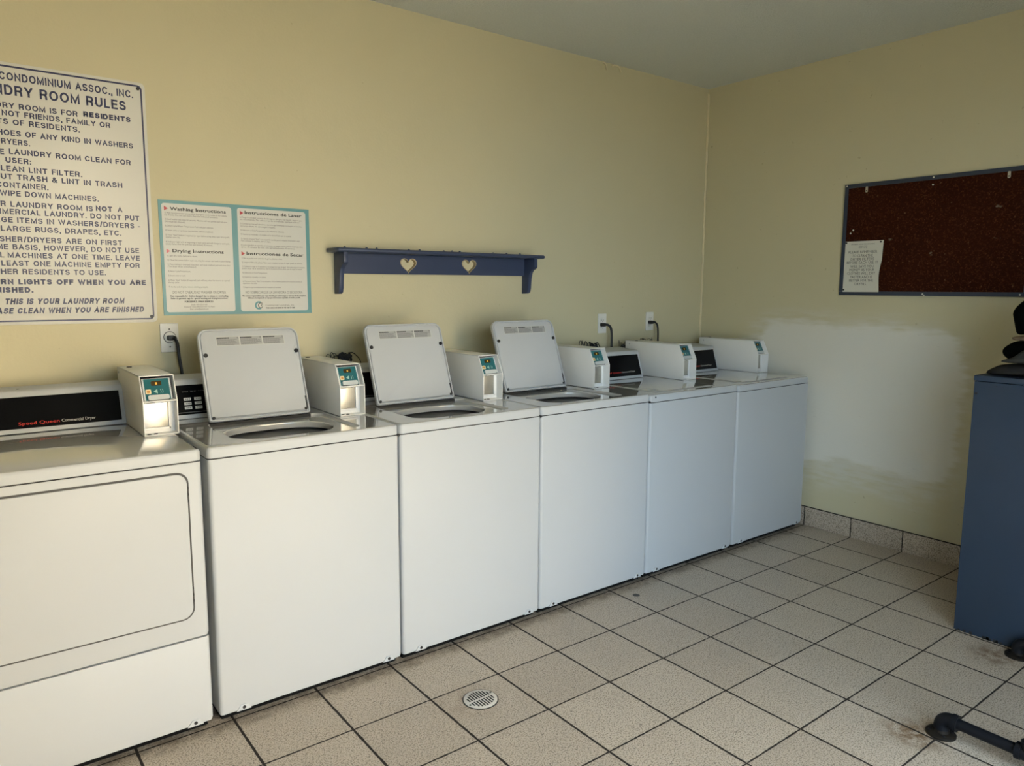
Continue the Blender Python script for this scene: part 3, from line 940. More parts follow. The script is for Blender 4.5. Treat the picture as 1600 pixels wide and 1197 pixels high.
def coin_box(x0, root, at, w=0.103, yf=-0.567):
    """card reader box: steel housing with a sloped, recessed reader above an open bay"""
    x1 = x0 + w
    z0, zm, z1 = HTOP + 0.0005, 1.020, 1.100
    yt = yf + 0.039
    t = 0.0032
    side = [(yf, z0), (yf, zm), (yt, z1), (-0.132, z1), (-0.132, z0)]
    b = MB()
    b.prism(side, 0, x0, x0 + t, 'box_white', r=0.0009)
    b.prism(side, 0, x1 - t, x1, 'box_white', r=0.0009)
    b.box((x0, yt, z1 - t), (x1, -0.132, z1), 'box_white', r=0.0009)
    b.box((x0, yf, z0), (x1, -0.132, z0 + t), 'box_white', r=0.0009)
    b.box((x0 + t, -0.136, z0), (x1 - t, -0.132, z1), 'box_white')
    b.box((x0 + t, yf + 0.0005, zm - 0.0035), (x1 - t, yf + 0.075, zm), 'box_white', r=0.0008)
    # wall at the back of the lower bay, with a lip round the cash door
    yb = yf + 0.042
    b.box((x0 + t, yb, z0), (x1 - t, yb + 0.003, zm - 0.003), 'box_white')
    b.box((x1 - t - 0.020, yb - 0.008, z0 + 0.014), (x1 - t - 0.013, yb, zm - 0.004), 'box_white', r=0.001)
    b.box((x0 + t, yb - 0.008, z0 + 0.014), (x1 - t - 0.013, yb, z0 + 0.021), 'box_white', r=0.001)
    for dx in (0.018, 0.038):
        b.disc((x0 + dx, yf + 0.018, z0 + t), 0.0065, 0.0012, 'seam', seg=14)
    b.disc((x0 + 0.030, -0.19, z1), 0.009, 0.0022, 'seam', seg=16)
    b.disc((x0 - 0.0008, -0.165, z1 - 0.018), 0.004, 0.0014, 'enamel', axis=(-1, 0, 0), seg=12)
    box_ = b.build('coin_box', root, at)
    # steel cash door in the bay
    b = MB()
    b.box((x0 + t + 0.001, yb - 0.004, z0 + 0.022), (x1 - t - 0.021, yb - 0.0005, zm - 0.006), 'steel', r=0.0008)
    for dx, dw in ((0.018, 0.026), (0.062, 0.008)):
        if dx + dw < w - 0.03:
            b.box((x0 + dx, yb - 0.0048, zm - 0.012), (x0 + dx + dw, yb - 0.0035, zm - 0.0095), 'seam')
    b.build('cash_door', box_, at)
    # reader, tilted with the sloped opening
    A = Vector((0, yf, zm)); S = Vector((0, yt - yf, z1 - zm)); L = S.length; S.normalize()
    nrm = Vector((0, -S.z, S.y))
    def mp(u, v, w_=0.0):
        return Vector((x0 + u, 0, 0)) + A + S * v + nrm * w_
    def slab(mb, u0, u1, v0, v1, w0, w1, key, r=0.0):
        pts = rrect(u0, v0, u1, v1, max(r, 0.0002), 4 if r > 0 else 1)
        n = len(pts)
        vs = [mp(p[0], p[1], w0) for p in pts] + [mp(p[0], p[1], w1) for p in pts]
        f = [tuple(range(n))[::-1], tuple(range(n, 2 * n))]
        f += [(k, (k + 1) % n, n + (k + 1) % n, n + k) for k in range(n)]
        mb.faces(vs, f, key)
    b = MB()
    e = 0.010
    slab(b, e, w - 0.010, 0.006, L - 0.004, -0.036, -0.0180, 'bezel', 0.003)
    slab(b, e + 0.005, w - 0.015, 0.009, L - 0.006, -0.0185, -0.0172, 'teal', 0.0015)
    slab(b, e + 0.011, w - 0.020, 0.008, 0.025, -0.0175, -0.0110, 'bezel', 0.006)     # rounded card lip
    slab(b, e + 0.010, w - 0.019, 0.0055, 0.008, -0.018, -0.0125, 'seam')
    slab(b, e + 0.007, e + 0.0235, 0.031, 0.047, -0.0172, -0.0166, 'chip', 0.003)
    slab(b, e + 0.0105, e + 0.020, 0.0345, 0.0435, -0.0166, -0.0163, 'chip_mark', 0.002)
    slab(b, e + 0.026, e + 0.058, 0.059, 0.075, -0.0172, -0.0168, 'brown_glass', 0.004)
    slab(b, e + 0.039, e + 0.045, 0.0625, 0.0705, -0.0168, -0.0160, 'amber', 0.002)
    c0, cv = e + 0.031, 0.039
    b.faces([mp(c0, cv, -0.0168), mp(c0 + 0.012, cv - 0.008, -0.0168), mp(c0 + 0.012, cv + 0.008, -0.0168)], [(0, 1, 2)], 'teal_print')
    for k in range(2):
        u = c0 + 0.016 + 0.006 * k
        pts = [(u + 0.006 * math.cos(a), cv + 0.009 * math.sin(a)) for a in [(-0.9 + 1.8 * i / 8) for i in range(9)]]
        b.faces([mp(p[0], p[1], -0.0168) for p in pts] + [mp(p[0] + 0.0016, p[1], -0.0168) for p in pts], [(i, i + 1, 10 + i, 9 + i) for i in range(8)], 'teal_print')
    b.build('card_reader', box_, at)
    return box_

def top_panel(x0, x1, root, at, recess=None, hole=None):
    lp = cabinet_loops(x0 - 0.001, x1 + 0.001, [(0.003, SEAM + 0.003), (0.0, SEAM + 0.005), (0.0, HTOP - 0.012), (0.0012, HTOP - 0.0062), (0.0046, HTOP - 0.0022), (0.011, HTOP)], 0.016)
    b = MB()
    shell(b, lp[:-1], 'enamel', cap0=(hole is None))
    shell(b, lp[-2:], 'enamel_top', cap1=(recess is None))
    if recess:
        rx0, ry0, rx1, ry1, dep = recess
        r1 = rrect(rx0, ry0, rx1, ry1, 0.035, 6)
        r2_ = rrect(rx0 + 0.006, ry0 + 0.006, rx1 - 0.006, ry1 - 0.006, 0.030, 6)
        r3 = rrect(rx0 + 0.0015, ry0 + 0.0015, rx1 - 0.0015, ry1 - 0.0015, 0.0335, 6)
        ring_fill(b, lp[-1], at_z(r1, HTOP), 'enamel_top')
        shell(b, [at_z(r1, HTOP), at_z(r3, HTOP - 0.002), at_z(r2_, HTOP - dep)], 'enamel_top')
        if hole:
            cx, cy, ax, ay = hole
            def sup(k, z):
                out = []
                for i in range(48):
                    a = 2 * PI * i / 48
                    c_, s_ = math.cos(a), math.sin(a)
                    out.append((cx + (ax + k) * math.copysign(abs(c_) ** 0.82, c_), cy + (ay + k) * math.copysign(abs(s_) ** 0.82, s_), z))
                return out
            zr = HTOP - dep
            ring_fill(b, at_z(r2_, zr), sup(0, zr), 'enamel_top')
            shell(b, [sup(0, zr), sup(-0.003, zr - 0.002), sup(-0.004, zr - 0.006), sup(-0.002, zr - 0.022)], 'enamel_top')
        else:
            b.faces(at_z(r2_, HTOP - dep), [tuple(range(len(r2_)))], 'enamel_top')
    # dark reveal under the top
    shell(b, cabinet_loops(x0, x1, [(0.004, SEAM - 0.003), (0.004, SEAM + 0.006)]), 'seam')
    return b.build('top_panel', root, at, weld=False)

def cabinet_body(x0, x1, root, at, z_lo=0.030, z_hi=SEAM, cap=True, name='cabinet_body'):
    b = MB()
    shell(b, cabinet_loops(x0, x1, [(0.010, z_lo), (0.003, z_lo + 0.002), (0.0, z_lo + 0.010), (0.0, z_hi - 0.003), (0.0015, z_hi)]), 'enamel', cap0=True, cap1=cap)
    if z_lo < 0.05:      # black block painted in as the shadow under the cabinet, set back
        b.box((x0 + 0.012, YFRONT + 0.030, 0.005), (x1 - 0.012, YBACK - 0.01, z_lo + 0.001), 'under_shade')
    return b.build(name, root, at)

def lid_part(cx, w, length, root, at, ang):
    """open lid, hinged at its lower edge and leaning back on the wall side"""
    hy, hz = -0.432, HTOP + 0.004
    d = Vector((0, math.sin(ang), math.cos(ang)))
    n = Vector((0, -math.cos(ang), math.sin(ang)))
    O = Vector((cx, hy, hz))
    def mp(u, v, q=0.0):
        return O + Vector((u, 0, 0)) + d * v + n * q
    def outline(ins, notch=False):
        h = w / 2
        pts = []
        R = 0.034
        def arc(ax, ay, r, a0, a1, k=6):
            return [(ax + r * math.cos(math.radians(a0 + (a1 - a0) * i / k)), ay + r * math.sin(math.radians(a0 + (a1 - a0) * i / k))) for i in range(k + 1)]
        rb, rt_ = 0.012, R
        pts += arc(h - rb, rb, rb - ins, -90, 0)
        vb = 0.247
        if notch:
            pts += [(h - ins, vb - 0.040), (h - ins - 0.006, vb - 0.022), (h - 0.024, vb - 0.010), (h - 0.026, vb), (h - 0.024, vb + 0.010), (h - ins - 0.006, vb + 0.022), (h - ins, vb + 0.034)]
        else:
            pts += [(h - ins, vb + s_) for s_ in (-0.040, -0.022, -0.010, 0.0, 0.010, 0.022, 0.034)]
        pts += arc(h - rt_, length - rt_, rt_ - ins, 0, 90)
        pts += arc(-h + rt_, length - rt_, rt_ - ins, 90, 180)
        pts += arc(-h + rb, rb, rb - ins, 180, 270)
        return pts
    def lvl(ins, q, notch=False):
        return [mp(p[0], p[1], q) for p in outline(ins, notch)]
    b = MB()
    loops = [lvl(0.006, -0.012), lvl(0.0015, -0.0105), lvl(0.0, -0.007), lvl(0.0, 0.0065), lvl(0.001, 0.0085), lvl(0.0028, 0.0095), lvl(0.0055, 0.0085), lvl(0.0068, 0.0020)]
    shell(b, loops, 'enamel', cap0=True)
    ring_fill_pts = [lvl(0.0068, 0.0020), lvl(0.0095, 0.0018, True), lvl(0.0110, 0.0064, True), lvl(0.0150, 0.0082, True)]
    shell(b, ring_fill_pts, 'enamel', cap1=True)
    lid = b.build('lid', root, at, angle=40)
    for u, v in ((-w / 2 + 0.020, 0.247), (w / 2 - 0.016, 0.250), (-w / 2 + 0.016, 0.014), (w / 2 - 0.016, 0.018)):
        b = MB()
        r_ = 0.0078 if v > 0.1 else 0.0055
        b.disc(mp(u, v, 0.006), r_, 0.0062, 'black', axis=n, seg=16)
        if v < 0.1 and u > 0:
            b.tube([mp(u + 0.006, v, 0.0075), mp(u + 0.006, v + 0.05, 0.0075)], 0.0025, 'black', 8)
        b.build('rubber_bumper', lid, at)
    # the printed warning strip
    b = MB()
    u0, u1, v0, v1 = -w * 0.33, w * 0.35, length - 0.066, length - 0.030
    def quad(a, c_, e, f, q, key):
        b.faces([mp(a, e, q), mp(c_, e, q), mp(c_, f, q), mp(a, f, q)], [(0, 1, 2, 3)], key)
    quad(u0, u1, v0, v1, 0.00845, 'poster_white')
    rnd = random.Random(3)
    for c_ in range(3):
        a0 = u0 + (u1 - u0) * c_ / 3 + 0.003
        a1 = u0 + (u1 - u0) * (c_ + 1) / 3 - 0.003
        quad(a0 - 0.001, a1 + 0.001, v0 + 0.002, v1 - 0.002, 0.00855, 'label_grey')
        u = a0
        while u < a0 + (a1 - a0) * 0.55:
            du = rnd.uniform(0.0035, 0.006)
            quad(u, u + du * 0.8, v1 - 0.0085, v1 - 0.0040, 0.00865, 'poster_ink'); u += du
        quad(a1 - 0.006, a1 - 0.001, v1 - 0.0085, v1 - 0.004, 0.00865, 'grey_ink')
        for row in range(6):
            v = v0 + 0.0035 + row * 0.0037
            u = a0
            end = a1 - rnd.uniform(0.0, 0.018)
            while u < end:
                du = rnd.uniform(0.003, 0.009)
                quad(u, min(u + du * 0.82, end), v, v + 0.0021, 0.00865, 'grey_ink'); u += du
    b.build('warning_label', lid, at, smooth=False, recalc=False)
    return lid

def washer(mx, w=0.654):
    x0, x1 = mx + 0.002, mx + 0.002 + w
    at = (mx + w / 2, -0.482, 0)
    root = empty('washing_machine', at)
    cabinet_body(x0, x1, root, at, cap=False)
    top_panel(x0, x1, root, at, recess=(mx + 0.106, -0.792, mx + 0.540, -0.425, 0.008), hole=(mx + 0.300, -0.636, 0.186, 0.132))
    # tub under the opening
    cx, cy = mx + 0.300, -0.585
    b = MB()
    b.lathe([(0.228, 0.866), (0.228, 0.836), (0.200, 0.832), (0.188, 0.840), (0.186, 0.852), (0.198, 0.866), (0.228, 0.866)], (cx, cy, 0), 'drum_ring', 48)
    b.lathe([(0.222, 0.826), (0.222, 0.80), (0.215, 0.79), (0.222, 0.78), (0.222, 0.46), (0.19, 0.43), (0.0, 0.425)], (cx, cy, 0), 'drum', 48)
    tub = b.build('tub', root, at, recalc=False)
    b = MB()
    b.lathe([(0.17, 0.435), (0.09, 0.47), (0.055, 0.56), (0.045, 0.72), (0.032, 0.735), (0.0, 0.738)], (cx, cy, 0), 'drum_ring', 32)
    for k in range(4):
        a = k * PI / 2 + 0.5
        c_, s_ = math.cos(a), math.sin(a)
        b.prism([(0.03, 0.45), (0.165, 0.44), (0.10, 0.50), (0.055, 0.66)], 1, -0.006, 0.006, 'drum_ring')
        # turn the vane just added about the agitator's axis
        for v in list(b.bm.verts)[-8:]:
            x, y, z = v.co
            v.co = Vector((cx + c_ * x - s_ * y, cy + s_ * x + c_ * y, z))
    b.build('agitator', tub, at)
    b = MB(); b.box((mx + 0.120, -0.441, HTOP - 0.009), (mx + 0.492, -0.424, HTOP + 0.0015), 'seam'); b.build('hinge_slot', root, at, smooth=False)
    hood(x0 + 0.012, mx + 0.535, -0.285, root, at, 'keypad')
    lid_part(mx + 0.306, 0.374, 0.346, root, at, math.radians(20.5))
    coin_box(mx + 0.558, root, at)
    corner_clips(x0, x1, root, at, plug=True)
    feet(x0, x1, root, at)
    return root

def lidded_dryer(mx, w=0.665):
    """coin machine with its top closed"""
    x0, x1 = mx + 0.003, mx + 0.003 + w
    at = (mx + w / 2, -0.482, 0)
    root = empty('laundry_machine', at)
    cabinet_body(x0, x1, root, at, cap=True)
    top_panel(x0, x1, root, at, recess=(mx + 0.085, -0.800, mx + 0.548, -0.352, 0.006))
    b = MB()
    lx0, ly0, lx1, ly1 = mx + 0.095, -0.788, mx + 0.538, -0.362
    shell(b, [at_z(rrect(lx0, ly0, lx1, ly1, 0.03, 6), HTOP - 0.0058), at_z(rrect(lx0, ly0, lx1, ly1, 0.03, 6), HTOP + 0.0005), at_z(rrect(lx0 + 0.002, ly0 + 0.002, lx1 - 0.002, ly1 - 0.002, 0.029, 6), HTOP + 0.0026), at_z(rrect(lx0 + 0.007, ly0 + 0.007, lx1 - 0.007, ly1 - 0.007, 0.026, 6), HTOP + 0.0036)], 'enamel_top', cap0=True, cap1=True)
    b.build('lid', root, at)
    hood(x0 + 0.010, mx + 0.500, -0.337, root, at, 'plain', z1=1.056, run=0.046, text=((mx + 0.200, mx + 0.330), (mx + 0.336, mx + 0.440), 0.036, 0.0095))
    coin_box(mx + 0.562, root, at)
    corner_clips(x0, x1, root, at)
    feet(x0, x1, root, at)
    return root

def front_dryer(mx=-0.702, w=0.685):
    x0, x1 = mx, mx + w
    at = (mx + w / 2, -0.482, 0)
    root = empty('clothes_dryer', at)
    cabinet_body(x0, x1, root, at, z_lo=0.3145, z_hi=SEAM)
    ap = cabinet_body(x0, x1, root, at, z_lo=0.030, z_hi=0.3115, name='access_panel')
    top_panel(x0, x1, root, at)
    # front door with the dark groove round it
    b = MB()
    b.prism(rrect(mx + 0.052, 0.380, x1 - 0.039, 0.842, 0.036), 1, YFRONT - 0.0008, YFRONT + 0.001, 'shadowgap')
    groove = b.build('door_gasket', root, at)
    b = MB()
    b.prism(rrect(mx + 0.0575, 0.3855, x1 - 0.0445, 0.8365, 0.032), 1, YFRONT - 0.006, YFRONT, 'enamel', r=0.0025)
    door = b.build('dryer_door', root, at)
    b = MB()
    hx0, hx1, hz0, hz1 = mx + 0.066, mx + 0.160, 0.545, 0.690
    outer = rrect(hx0, hz0, hx1, hz1, 0.018)
    inner = rrect(hx0 + 0.007, hz0 + 0.007, hx1 - 0.007, hz1 - 0.007, 0.012)
    b.prism(outer, 1, YFRONT - 0.012, YFRONT - 0.005, 'enamel', r=0.0015, holes=(inner,))
    b.prism(inner, 1, YFRONT - 0.0075, YFRONT - 0.006, 'enamel')
    b.build('door_handle', door, at)
    for z in (0.772, 0.458):
        b = MB()
        b.box((x1 - 0.0430, YFRONT - 0.0035, z - 0.030), (x1 - 0.0395, YFRONT, z + 0.030), 'shadowgap', r=0.0005)
        for dz in (-0.02, 0.0, 0.02):
            b.box((x1 - 0.0432, YFRONT - 0.0040, z + dz - 0.004), (x1 - 0.0398, YFRONT - 0.001, z + dz + 0.004), 'black')
        b.build('door_hinge', door, at)
    hood(x0 + 0.008, x1 - 0.096, -0.252, root, at, 'plain', z1=1.042, run=0.050, text=((-0.433, -0.316), (-0.310, -0.208), 0.0285, 0.0105))
    coin_box(-0.114, root, at, w=0.106, yf=-0.548)
    corner_clips(x0, x1, root, at)
    feet(x0, x1, root, at)
    return root

G_WASH = 'top loading washers with their lids open'
G_SHUT = 'closed top machines at the corner end of the row'
d0 = front_dryer()
tag(d0, 'white front loading dryer at the left end of the row, with a large flush door', 'dryer')
w1 = washer(0.0)
tag(w1, 'open lid white washer standing right beside the front loading dryer', 'washing machine', G_WASH)
w2 = copy_tree(w1); w2.location.x += 0.660
tag(w2, 'middle one of the three white washers with open lids', 'washing machine', G_WASH)
w3 = copy_tree(w1); w3.location.x += 1.317
tag(w3, 'open lid white washer next to a closed machine, right one of three', 'washing machine', G_WASH)
m4 = lidded_dryer(1.975)
b = MB(); b.disc((2.012, YFRONT - 0.0008, 0.892), 0.0042, 0.0015, 'black', axis=(0, -1, 0), seg=12)
hole_ = b.build('screw_hole', None, tuple(m4.location)); hole_.location = (0, 0, 0)
tag(m4, 'closed white machine with red lettering on its black panel, right of the open lid washers', 'laundry machine', G_SHUT)
m5 = copy_tree(m4); hole_.parent = m4; m4.scale = (1, 1, 0.993); m5.location.x += 0.673; m5.scale = (1, 1, 0.988)
tag(m5, 'last white machine of the row, closed top, against the corner beside the plaster patch', 'laundry machine', G_SHUT)

# ------------------------------------------------------------------ wall outlets and power cords
def duplex(x, z, label, round_=False):
    at = (x, 0, z)
    root = empty('wall_outlet', at, label, 'outlet', 'white outlets along the machine wall')
    b = MB(); b.box((x - 0.034, -0.006, z - 0.057), (x + 0.034, 0.0, z + 0.057), 'outlet', r=0.003); b.build('cover_plate', root, at)
    if round_:
        b = MB(); b.lathe([(0.021, 0), (0.021, 0.003), (0.019, 0.004), (0.0, 0.004)], (x, -0.006, z + 0.002), 'outlet', 28, axis=(0, -1, 0))
        b.lathe([(0.0235, 0), (0.0235, 0.0004), (0.0208, 0.0004)], (x, -0.006, z + 0.002), 'shadowgap', 28, axis=(0, -1, 0))
        b.build('receptacle', root, at)
        zs = (z + 0.034, z - 0.036)
    else:
        for dz in (0.0195, -0.0195):
            b = MB()
            b.lathe([(0.0165, 0), (0.0165, 0.002), (0.0155, 0.003), (0.0, 0.003)], (x, -0.006, z + dz), 'outlet', 24, axis=(0, -1, 0), sy=0.9)
            for dx in (-0.006, 0.006):
                b.box((x + dx - 0.001, -0.0095, z + dz - 0.003), (x + dx + 0.001, -0.0085, z + dz + 0.004), 'seam')
            b.disc((x, -0.0086, z + dz - 0.008), 0.002, 0.0009, 'seam', axis=(0, -1, 0), seg=10)
            b.build('receptacle', root, at)
        zs = (z,)
    for zz in zs:
        b = MB(); b.disc((x, -0.006, zz), 0.003, 0.0012, 'shadowgap', axis=(0, -1, 0), seg=12); b.build('screw', root, at)
    return root

duplex(0.0985, 1.190, 'white outlet with a round socket between the rules sign and the first open lid', True)
duplex(2.470, 1.186, 'white double outlet on the wall above the closed machine with red lettering')
duplex(2.880, 1.190, 'white double outlet nearest the room corner above the last machine')

def cord(px, pz, path, label, r=0.0052, y0=-0.0095):
    at = (px, y0, pz)
    root = empty('power_cord', at, label, 'power cord', 'black plugs and cords in the wall outlets')
    b = MB()
    b.prism(rrect(px - 0.013, pz - 0.010, px + 0.013, pz + 0.010, 0.005), 1, -0.036, y0, 'cord', r=0.002)
    b.tube(smooth_path([(px, -0.028, pz), (px + 0.010, -0.033, pz + 0.001), path[0]], 5), 0.0075, 'cord', 10)
    b.build('plug', root, at)
    b = MB()
    b.tube(smooth_path(path, 8), r, 'cord', 10)
    b.build('cable', root, at)

cord(0.100, 1.190, [(0.112, -0.036, 1.186), (0.117, -0.044, 1.168), (0.119, -0.052, 1.12), (0.126, -0.056, 1.04), (0.128, -0.06, 0.92), (0.12, -0.06, 0.70)], 'black plug and cord hanging from the round socket beside the rules sign', 0.0060)
cord(2.460, 1.180, [(2.484, -0.038, 1.180), (2.498, -0.046, 1.165), (2.504, -0.05, 1.13), (2.501, -0.055, 1.05), (2.496, -0.06, 0.93), (2.49, -0.06, 0.70)], 'thick black cord hanging from the outlet above the closed machine with red lettering', 0.0072)
cord(2.872, 1.185, [(2.892, -0.038, 1.186), (2.903, -0.046, 1.170), (2.908, -0.05, 1.13), (2.904, -0.055, 1.06), (2.898, -0.06, 0.93), (2.89, -0.06, 0.70)], 'black cord hanging from the outlet nearest the room corner', 0.0058)

def wire_bundle(x0, x1, z, label, seed, clump):
    """slack wires pushed down between the machines and the wall"""
    rnd = random.Random(seed)
    b = MB()
    for k in range(7):
        xa = rnd.uniform(x0, x1 - 0.03); wd = rnd.uniform(0.03, 0.085)
        top = z + rnd.uniform(-0.004, 0.030)
        pth = [(xa, -0.10, z - 0.20), (xa + 0.004, -0.095, z - 0.05), (xa + wd * 0.25, -0.085, top), (xa + wd * 0.7, -0.075, top - rnd.uniform(0.0, 0.012)), (xa + wd, -0.085, z - 0.05), (xa + wd + 0.01, -0.10, z - 0.22)]
        b.tube(smooth_path(pth, 6), rnd.choice((0.0014, 0.0019, 0.0024)), 'cord', 6)
    # the taped knot of wires
    cx = clump
    for k in range(5):
        pth = [(cx + rnd.uniform(-0.03, 0.03), -0.09 + rnd.uniform(-0.02, 0.02), z + rnd.uniform(-0.03, 0.012)) for _ in range(5)]
        b.tube(smooth_path(pth, 6), 0.0052, 'cord', 8)
    o = b.build('wire_bundle')
    return tag(o, label, 'wires', 'loose wires behind the machines')

wire_bundle(0.700, 0.840, 1.090, 'loose black wires behind the card reader box of the washer by the dryer', 4, 0.800)
wire_bundle(2.190, 2.380, 1.070, 'tangle of thin black wires left of the outlet with the thick cord', 9, 2.325)
wire_bundle(2.520, 2.640, 1.055, 'small dark knot of wires right of the thick black cord', 12, 2.575)
wire_bundle(2.690, 2.840, 1.068, 'loose wires left of the cord nearest the room corner', 15, 2.78)

# ------------------------------------------------------------------ wall shelf with hearts
def heart(cx, cz, sx, sz, n=36):
    out = []
    for i in range(n):
        t = 2 * PI * i / n
        x = 16 * math.sin(t) ** 3
        y = 13 * math.cos(t) - 5 * math.cos(2 * t) - 2 * math.cos(3 * t) - math.cos(4 * t)
        out.append((cx + sx * x / 16, cz + sz * (y + 2.5) / 14.5))
    return out

at = (1.342, 0, 1.362)
sh = empty('wall_shelf', at, 'navy blue wooden wall shelf with two heart cutouts above the open lid washers', 'shelf')
b = MB()
prof = [(0, 1.5435), (-0.122, 1.5435), (-0.128, 1.546), (-0.131, 1.552), (-0.129, 1.558), (-0.122, 1.562), (0, 1.562)]
b.prism(prof, 0, 0.764, 1.921, 'shelf', r=0.003)
rnd = random.Random(5)
for x in (0.80, 0.905, 0.955, 1.12, 1.175, 1.31, 1.345, 1.395, 1.60, 1.68, 1.77):
    b.lathe([(0.006, 0), (0.005, 0.0035), (0.002, 0.0055), (0, 0.006)], (x, -0.118 + rnd.uniform(-0.01, 0.01), 1.5618), 'shelf', 10)
b.build('shelf_board', sh, at)
b = MB()
hs = [heart(1.168, 1.492, 0.044, 0.036), heart(1.516, 1.495, 0.044, 0.036)]
b.prism([(0.819, 1.452), (1.871, 1.455), (1.871, 1.5435), (0.819, 1.5435)], 1, -0.020, -0.0003, 'shelf', holes=hs)
bp_ = b.build('backboard', sh, at, smooth=False)
for (cx, cz) in ((1.168, 1.492), (1.516, 1.495)):
    b = MB()
    b.prism(heart(cx, cz, 0.0445, 0.0365), 1, -0.0208, -0.0004, 'raw_wood', holes=[heart(cx, cz, 0.0395, 0.032)])
    o = b.build('heart_cutout', bp_, at, smooth=False)
    o['label'] = 'unpainted wooden edge of the heart cutout'
bprof = [(0, 1.5435), (-0.106, 1.5435), (-0.107, 1.500), (-0.100, 1.492), (-0.080, 1.484), (-0.068, 1.470), (-0.061, 1.445), (-0.057, 1.415), (-0.055, 1.388), (-0.049, 1.370), (-0.036, 1.362), (0, 1.361)]
for xa in (0.799, 1.870):
    b = MB(); b.prism(bprof, 0, xa, xa + 0.020, 'shelf', r=0.0015); b.build('bracket', sh, at)

# ------------------------------------------------------------------ rules sign
wallmap = lambda y: (lambda u, v: Vector((u, y, v)))
SX0, SX1, SZ0, SZ1 = -0.556, 0.059, 1.253, 2.146
at = ((SX0 + SX1) / 2, 0, (SZ0 + SZ1) / 2)
sg = empty('rules_sign', at, 'large white metal laundry room rules sign with navy lettering above the dryer', 'sign')
b = MB(); b.prism(rrect(SX0, SZ0, SX1, SZ1, 0.018), 1, -0.004, -0.0005, 'sign_white', r=0.001); b.build('sign_plate', sg, at)
b = MB(); b.prism(rrect(SX0 + 0.010, SZ0 + 0.011, SX1 - 0.011, SZ1 - 0.0105, 0.016), 1, -0.0047, -0.004, 'navy', holes=(rrect(SX0 + 0.0155, SZ0 + 0.0165, SX1 - 0.0165, SZ1 - 0.0165, 0.011),)); b.build('border_line', sg, at, smooth=False)
b = MB()
for pre, s, x0, x1, zb, cap, st in SIGN_LINES:
    h = {0.033: 0.0262, 0.042: 0.0335, 0.026: 0.0186, 0.027: 0.0205}[cap]
    put_caps(b, s.strip(), x0, x1, zb, h, 'navy', wallmap(-0.0046), t={'n': 0.19, 'b': 0.25, 'i': 0.24}[st], shear=0.2 if st == 'i' else 0.0, prefix=pre)
b.build('lettering', sg, at, smooth=False)
for (x, z) in ((SX0 + 0.021, SZ0 + 0.022), (SX1 - 0.021, SZ0 + 0.022), (SX0 + 0.023, SZ1 - 0.023), (SX1 - 0.024, SZ1 - 0.023)):
    b = MB(); b.disc((x, -0.0045, z), 0.0062, 0.002, 'black', axis=(0, -1, 0), seg=14); b.build('screw', sg, at)

# ------------------------------------------------------------------ instruction poster
PX0, PX1, PZ0, PZ1 = 0.083, 0.688, 1.278, 1.724
at = ((PX0 + PX1) / 2, 0, (PZ0 + PZ1) / 2)
ps = empty('instruction_poster', at, 'teal bordered poster of washing and drying instructions in two languages', 'poster')
b = MB(); b.box((PX0, -0.0025, PZ0), (PX1, -0.0004, PZ1), 'poster_teal'); b.build('poster_board', ps, at, smooth=False)
for (x0, x1) in ((0.0945, 0.3585), (0.3815, 0.6715)):
    b = MB(); b.prism(rrect(x0, 1.2895, x1, 1.7115, 0.010), 1, -0.0030, -0.0024, 'poster_white'); b.build('text_panel', ps, at, smooth=False)
b = MB()
for s, x0, x1, zb, cap, st in POSTER_LINES:
    key = {'w': 'poster_ink', 's': 'poster_soft', 't': 'poster_soft', 'k': 'poster_ink'}[st]
    put_text(b, s, x0, x1, zb, cap, key, wallmap(-0.0034))
    if st in 'wk':      # heavier strokes
        for k in (1, 2):
            put_text(b, s, x0 + k * cap * 0.06, x1 + k * cap * 0.06, zb, cap, key, wallmap(-0.0034 - 0.0001 * k))
        if st == 'w':
            put_text(b, s, x0 + cap * 0.06, x1 + cap * 0.06, zb + cap * 0.06, cap, key, wallmap(-0.0037))
b.build('lettering', ps, at, smooth=False)
for (x, z, k) in ((0.1035, 1.692, 'poster_red'), (0.1045, 1.528, 'poster_pink'), (0.3925, 1.692, 'poster_red'), (0.3925, 1.5275, 'poster_red')):
    b = MB()
    b.faces([Vector((x, -0.0034, z + 0.0088)), Vector((x, -0.0034, z - 0.0088)), Vector((x + 0.0145, -0.0034, z))], [(0, 1, 2)], k)
    b.build('red_arrow', ps, at, smooth=False)
b = MB()   # round letter emblem of the laundry company
def arcband(cx, cz, r0, r1, a0, a1, key, y, n=24):
    pts = []
    for i in range(n + 1):
        a = math.radians(a0 + (a1 - a0) * i / n)
        pts.append((math.cos(a), math.sin(a)))
    b.faces([Vector((cx + r0 * p[0], y, cz + r0 * p[1])) for p in pts] + [Vector((cx + r1 * p[0], y, cz + r1 * p[1])) for p in pts], [(i, i + 1, n + 2 + i, n + 1 + i) for i in range(n)], key)
arcband(0.4565, 1.3135, 0.0105, 0.0175, 55, 305, 'poster_teal', -0.0034)
arcband(0.4640, 1.3135, 0.0085, 0.0120, 50, 310, 'poster_soft', -0.0036)
arcband(0.4700, 1.3135, 0.0025, 0.0050, 40, 320, 'poster_soft', -0.0036)
b.build('company_emblem', ps, at, smooth=False)

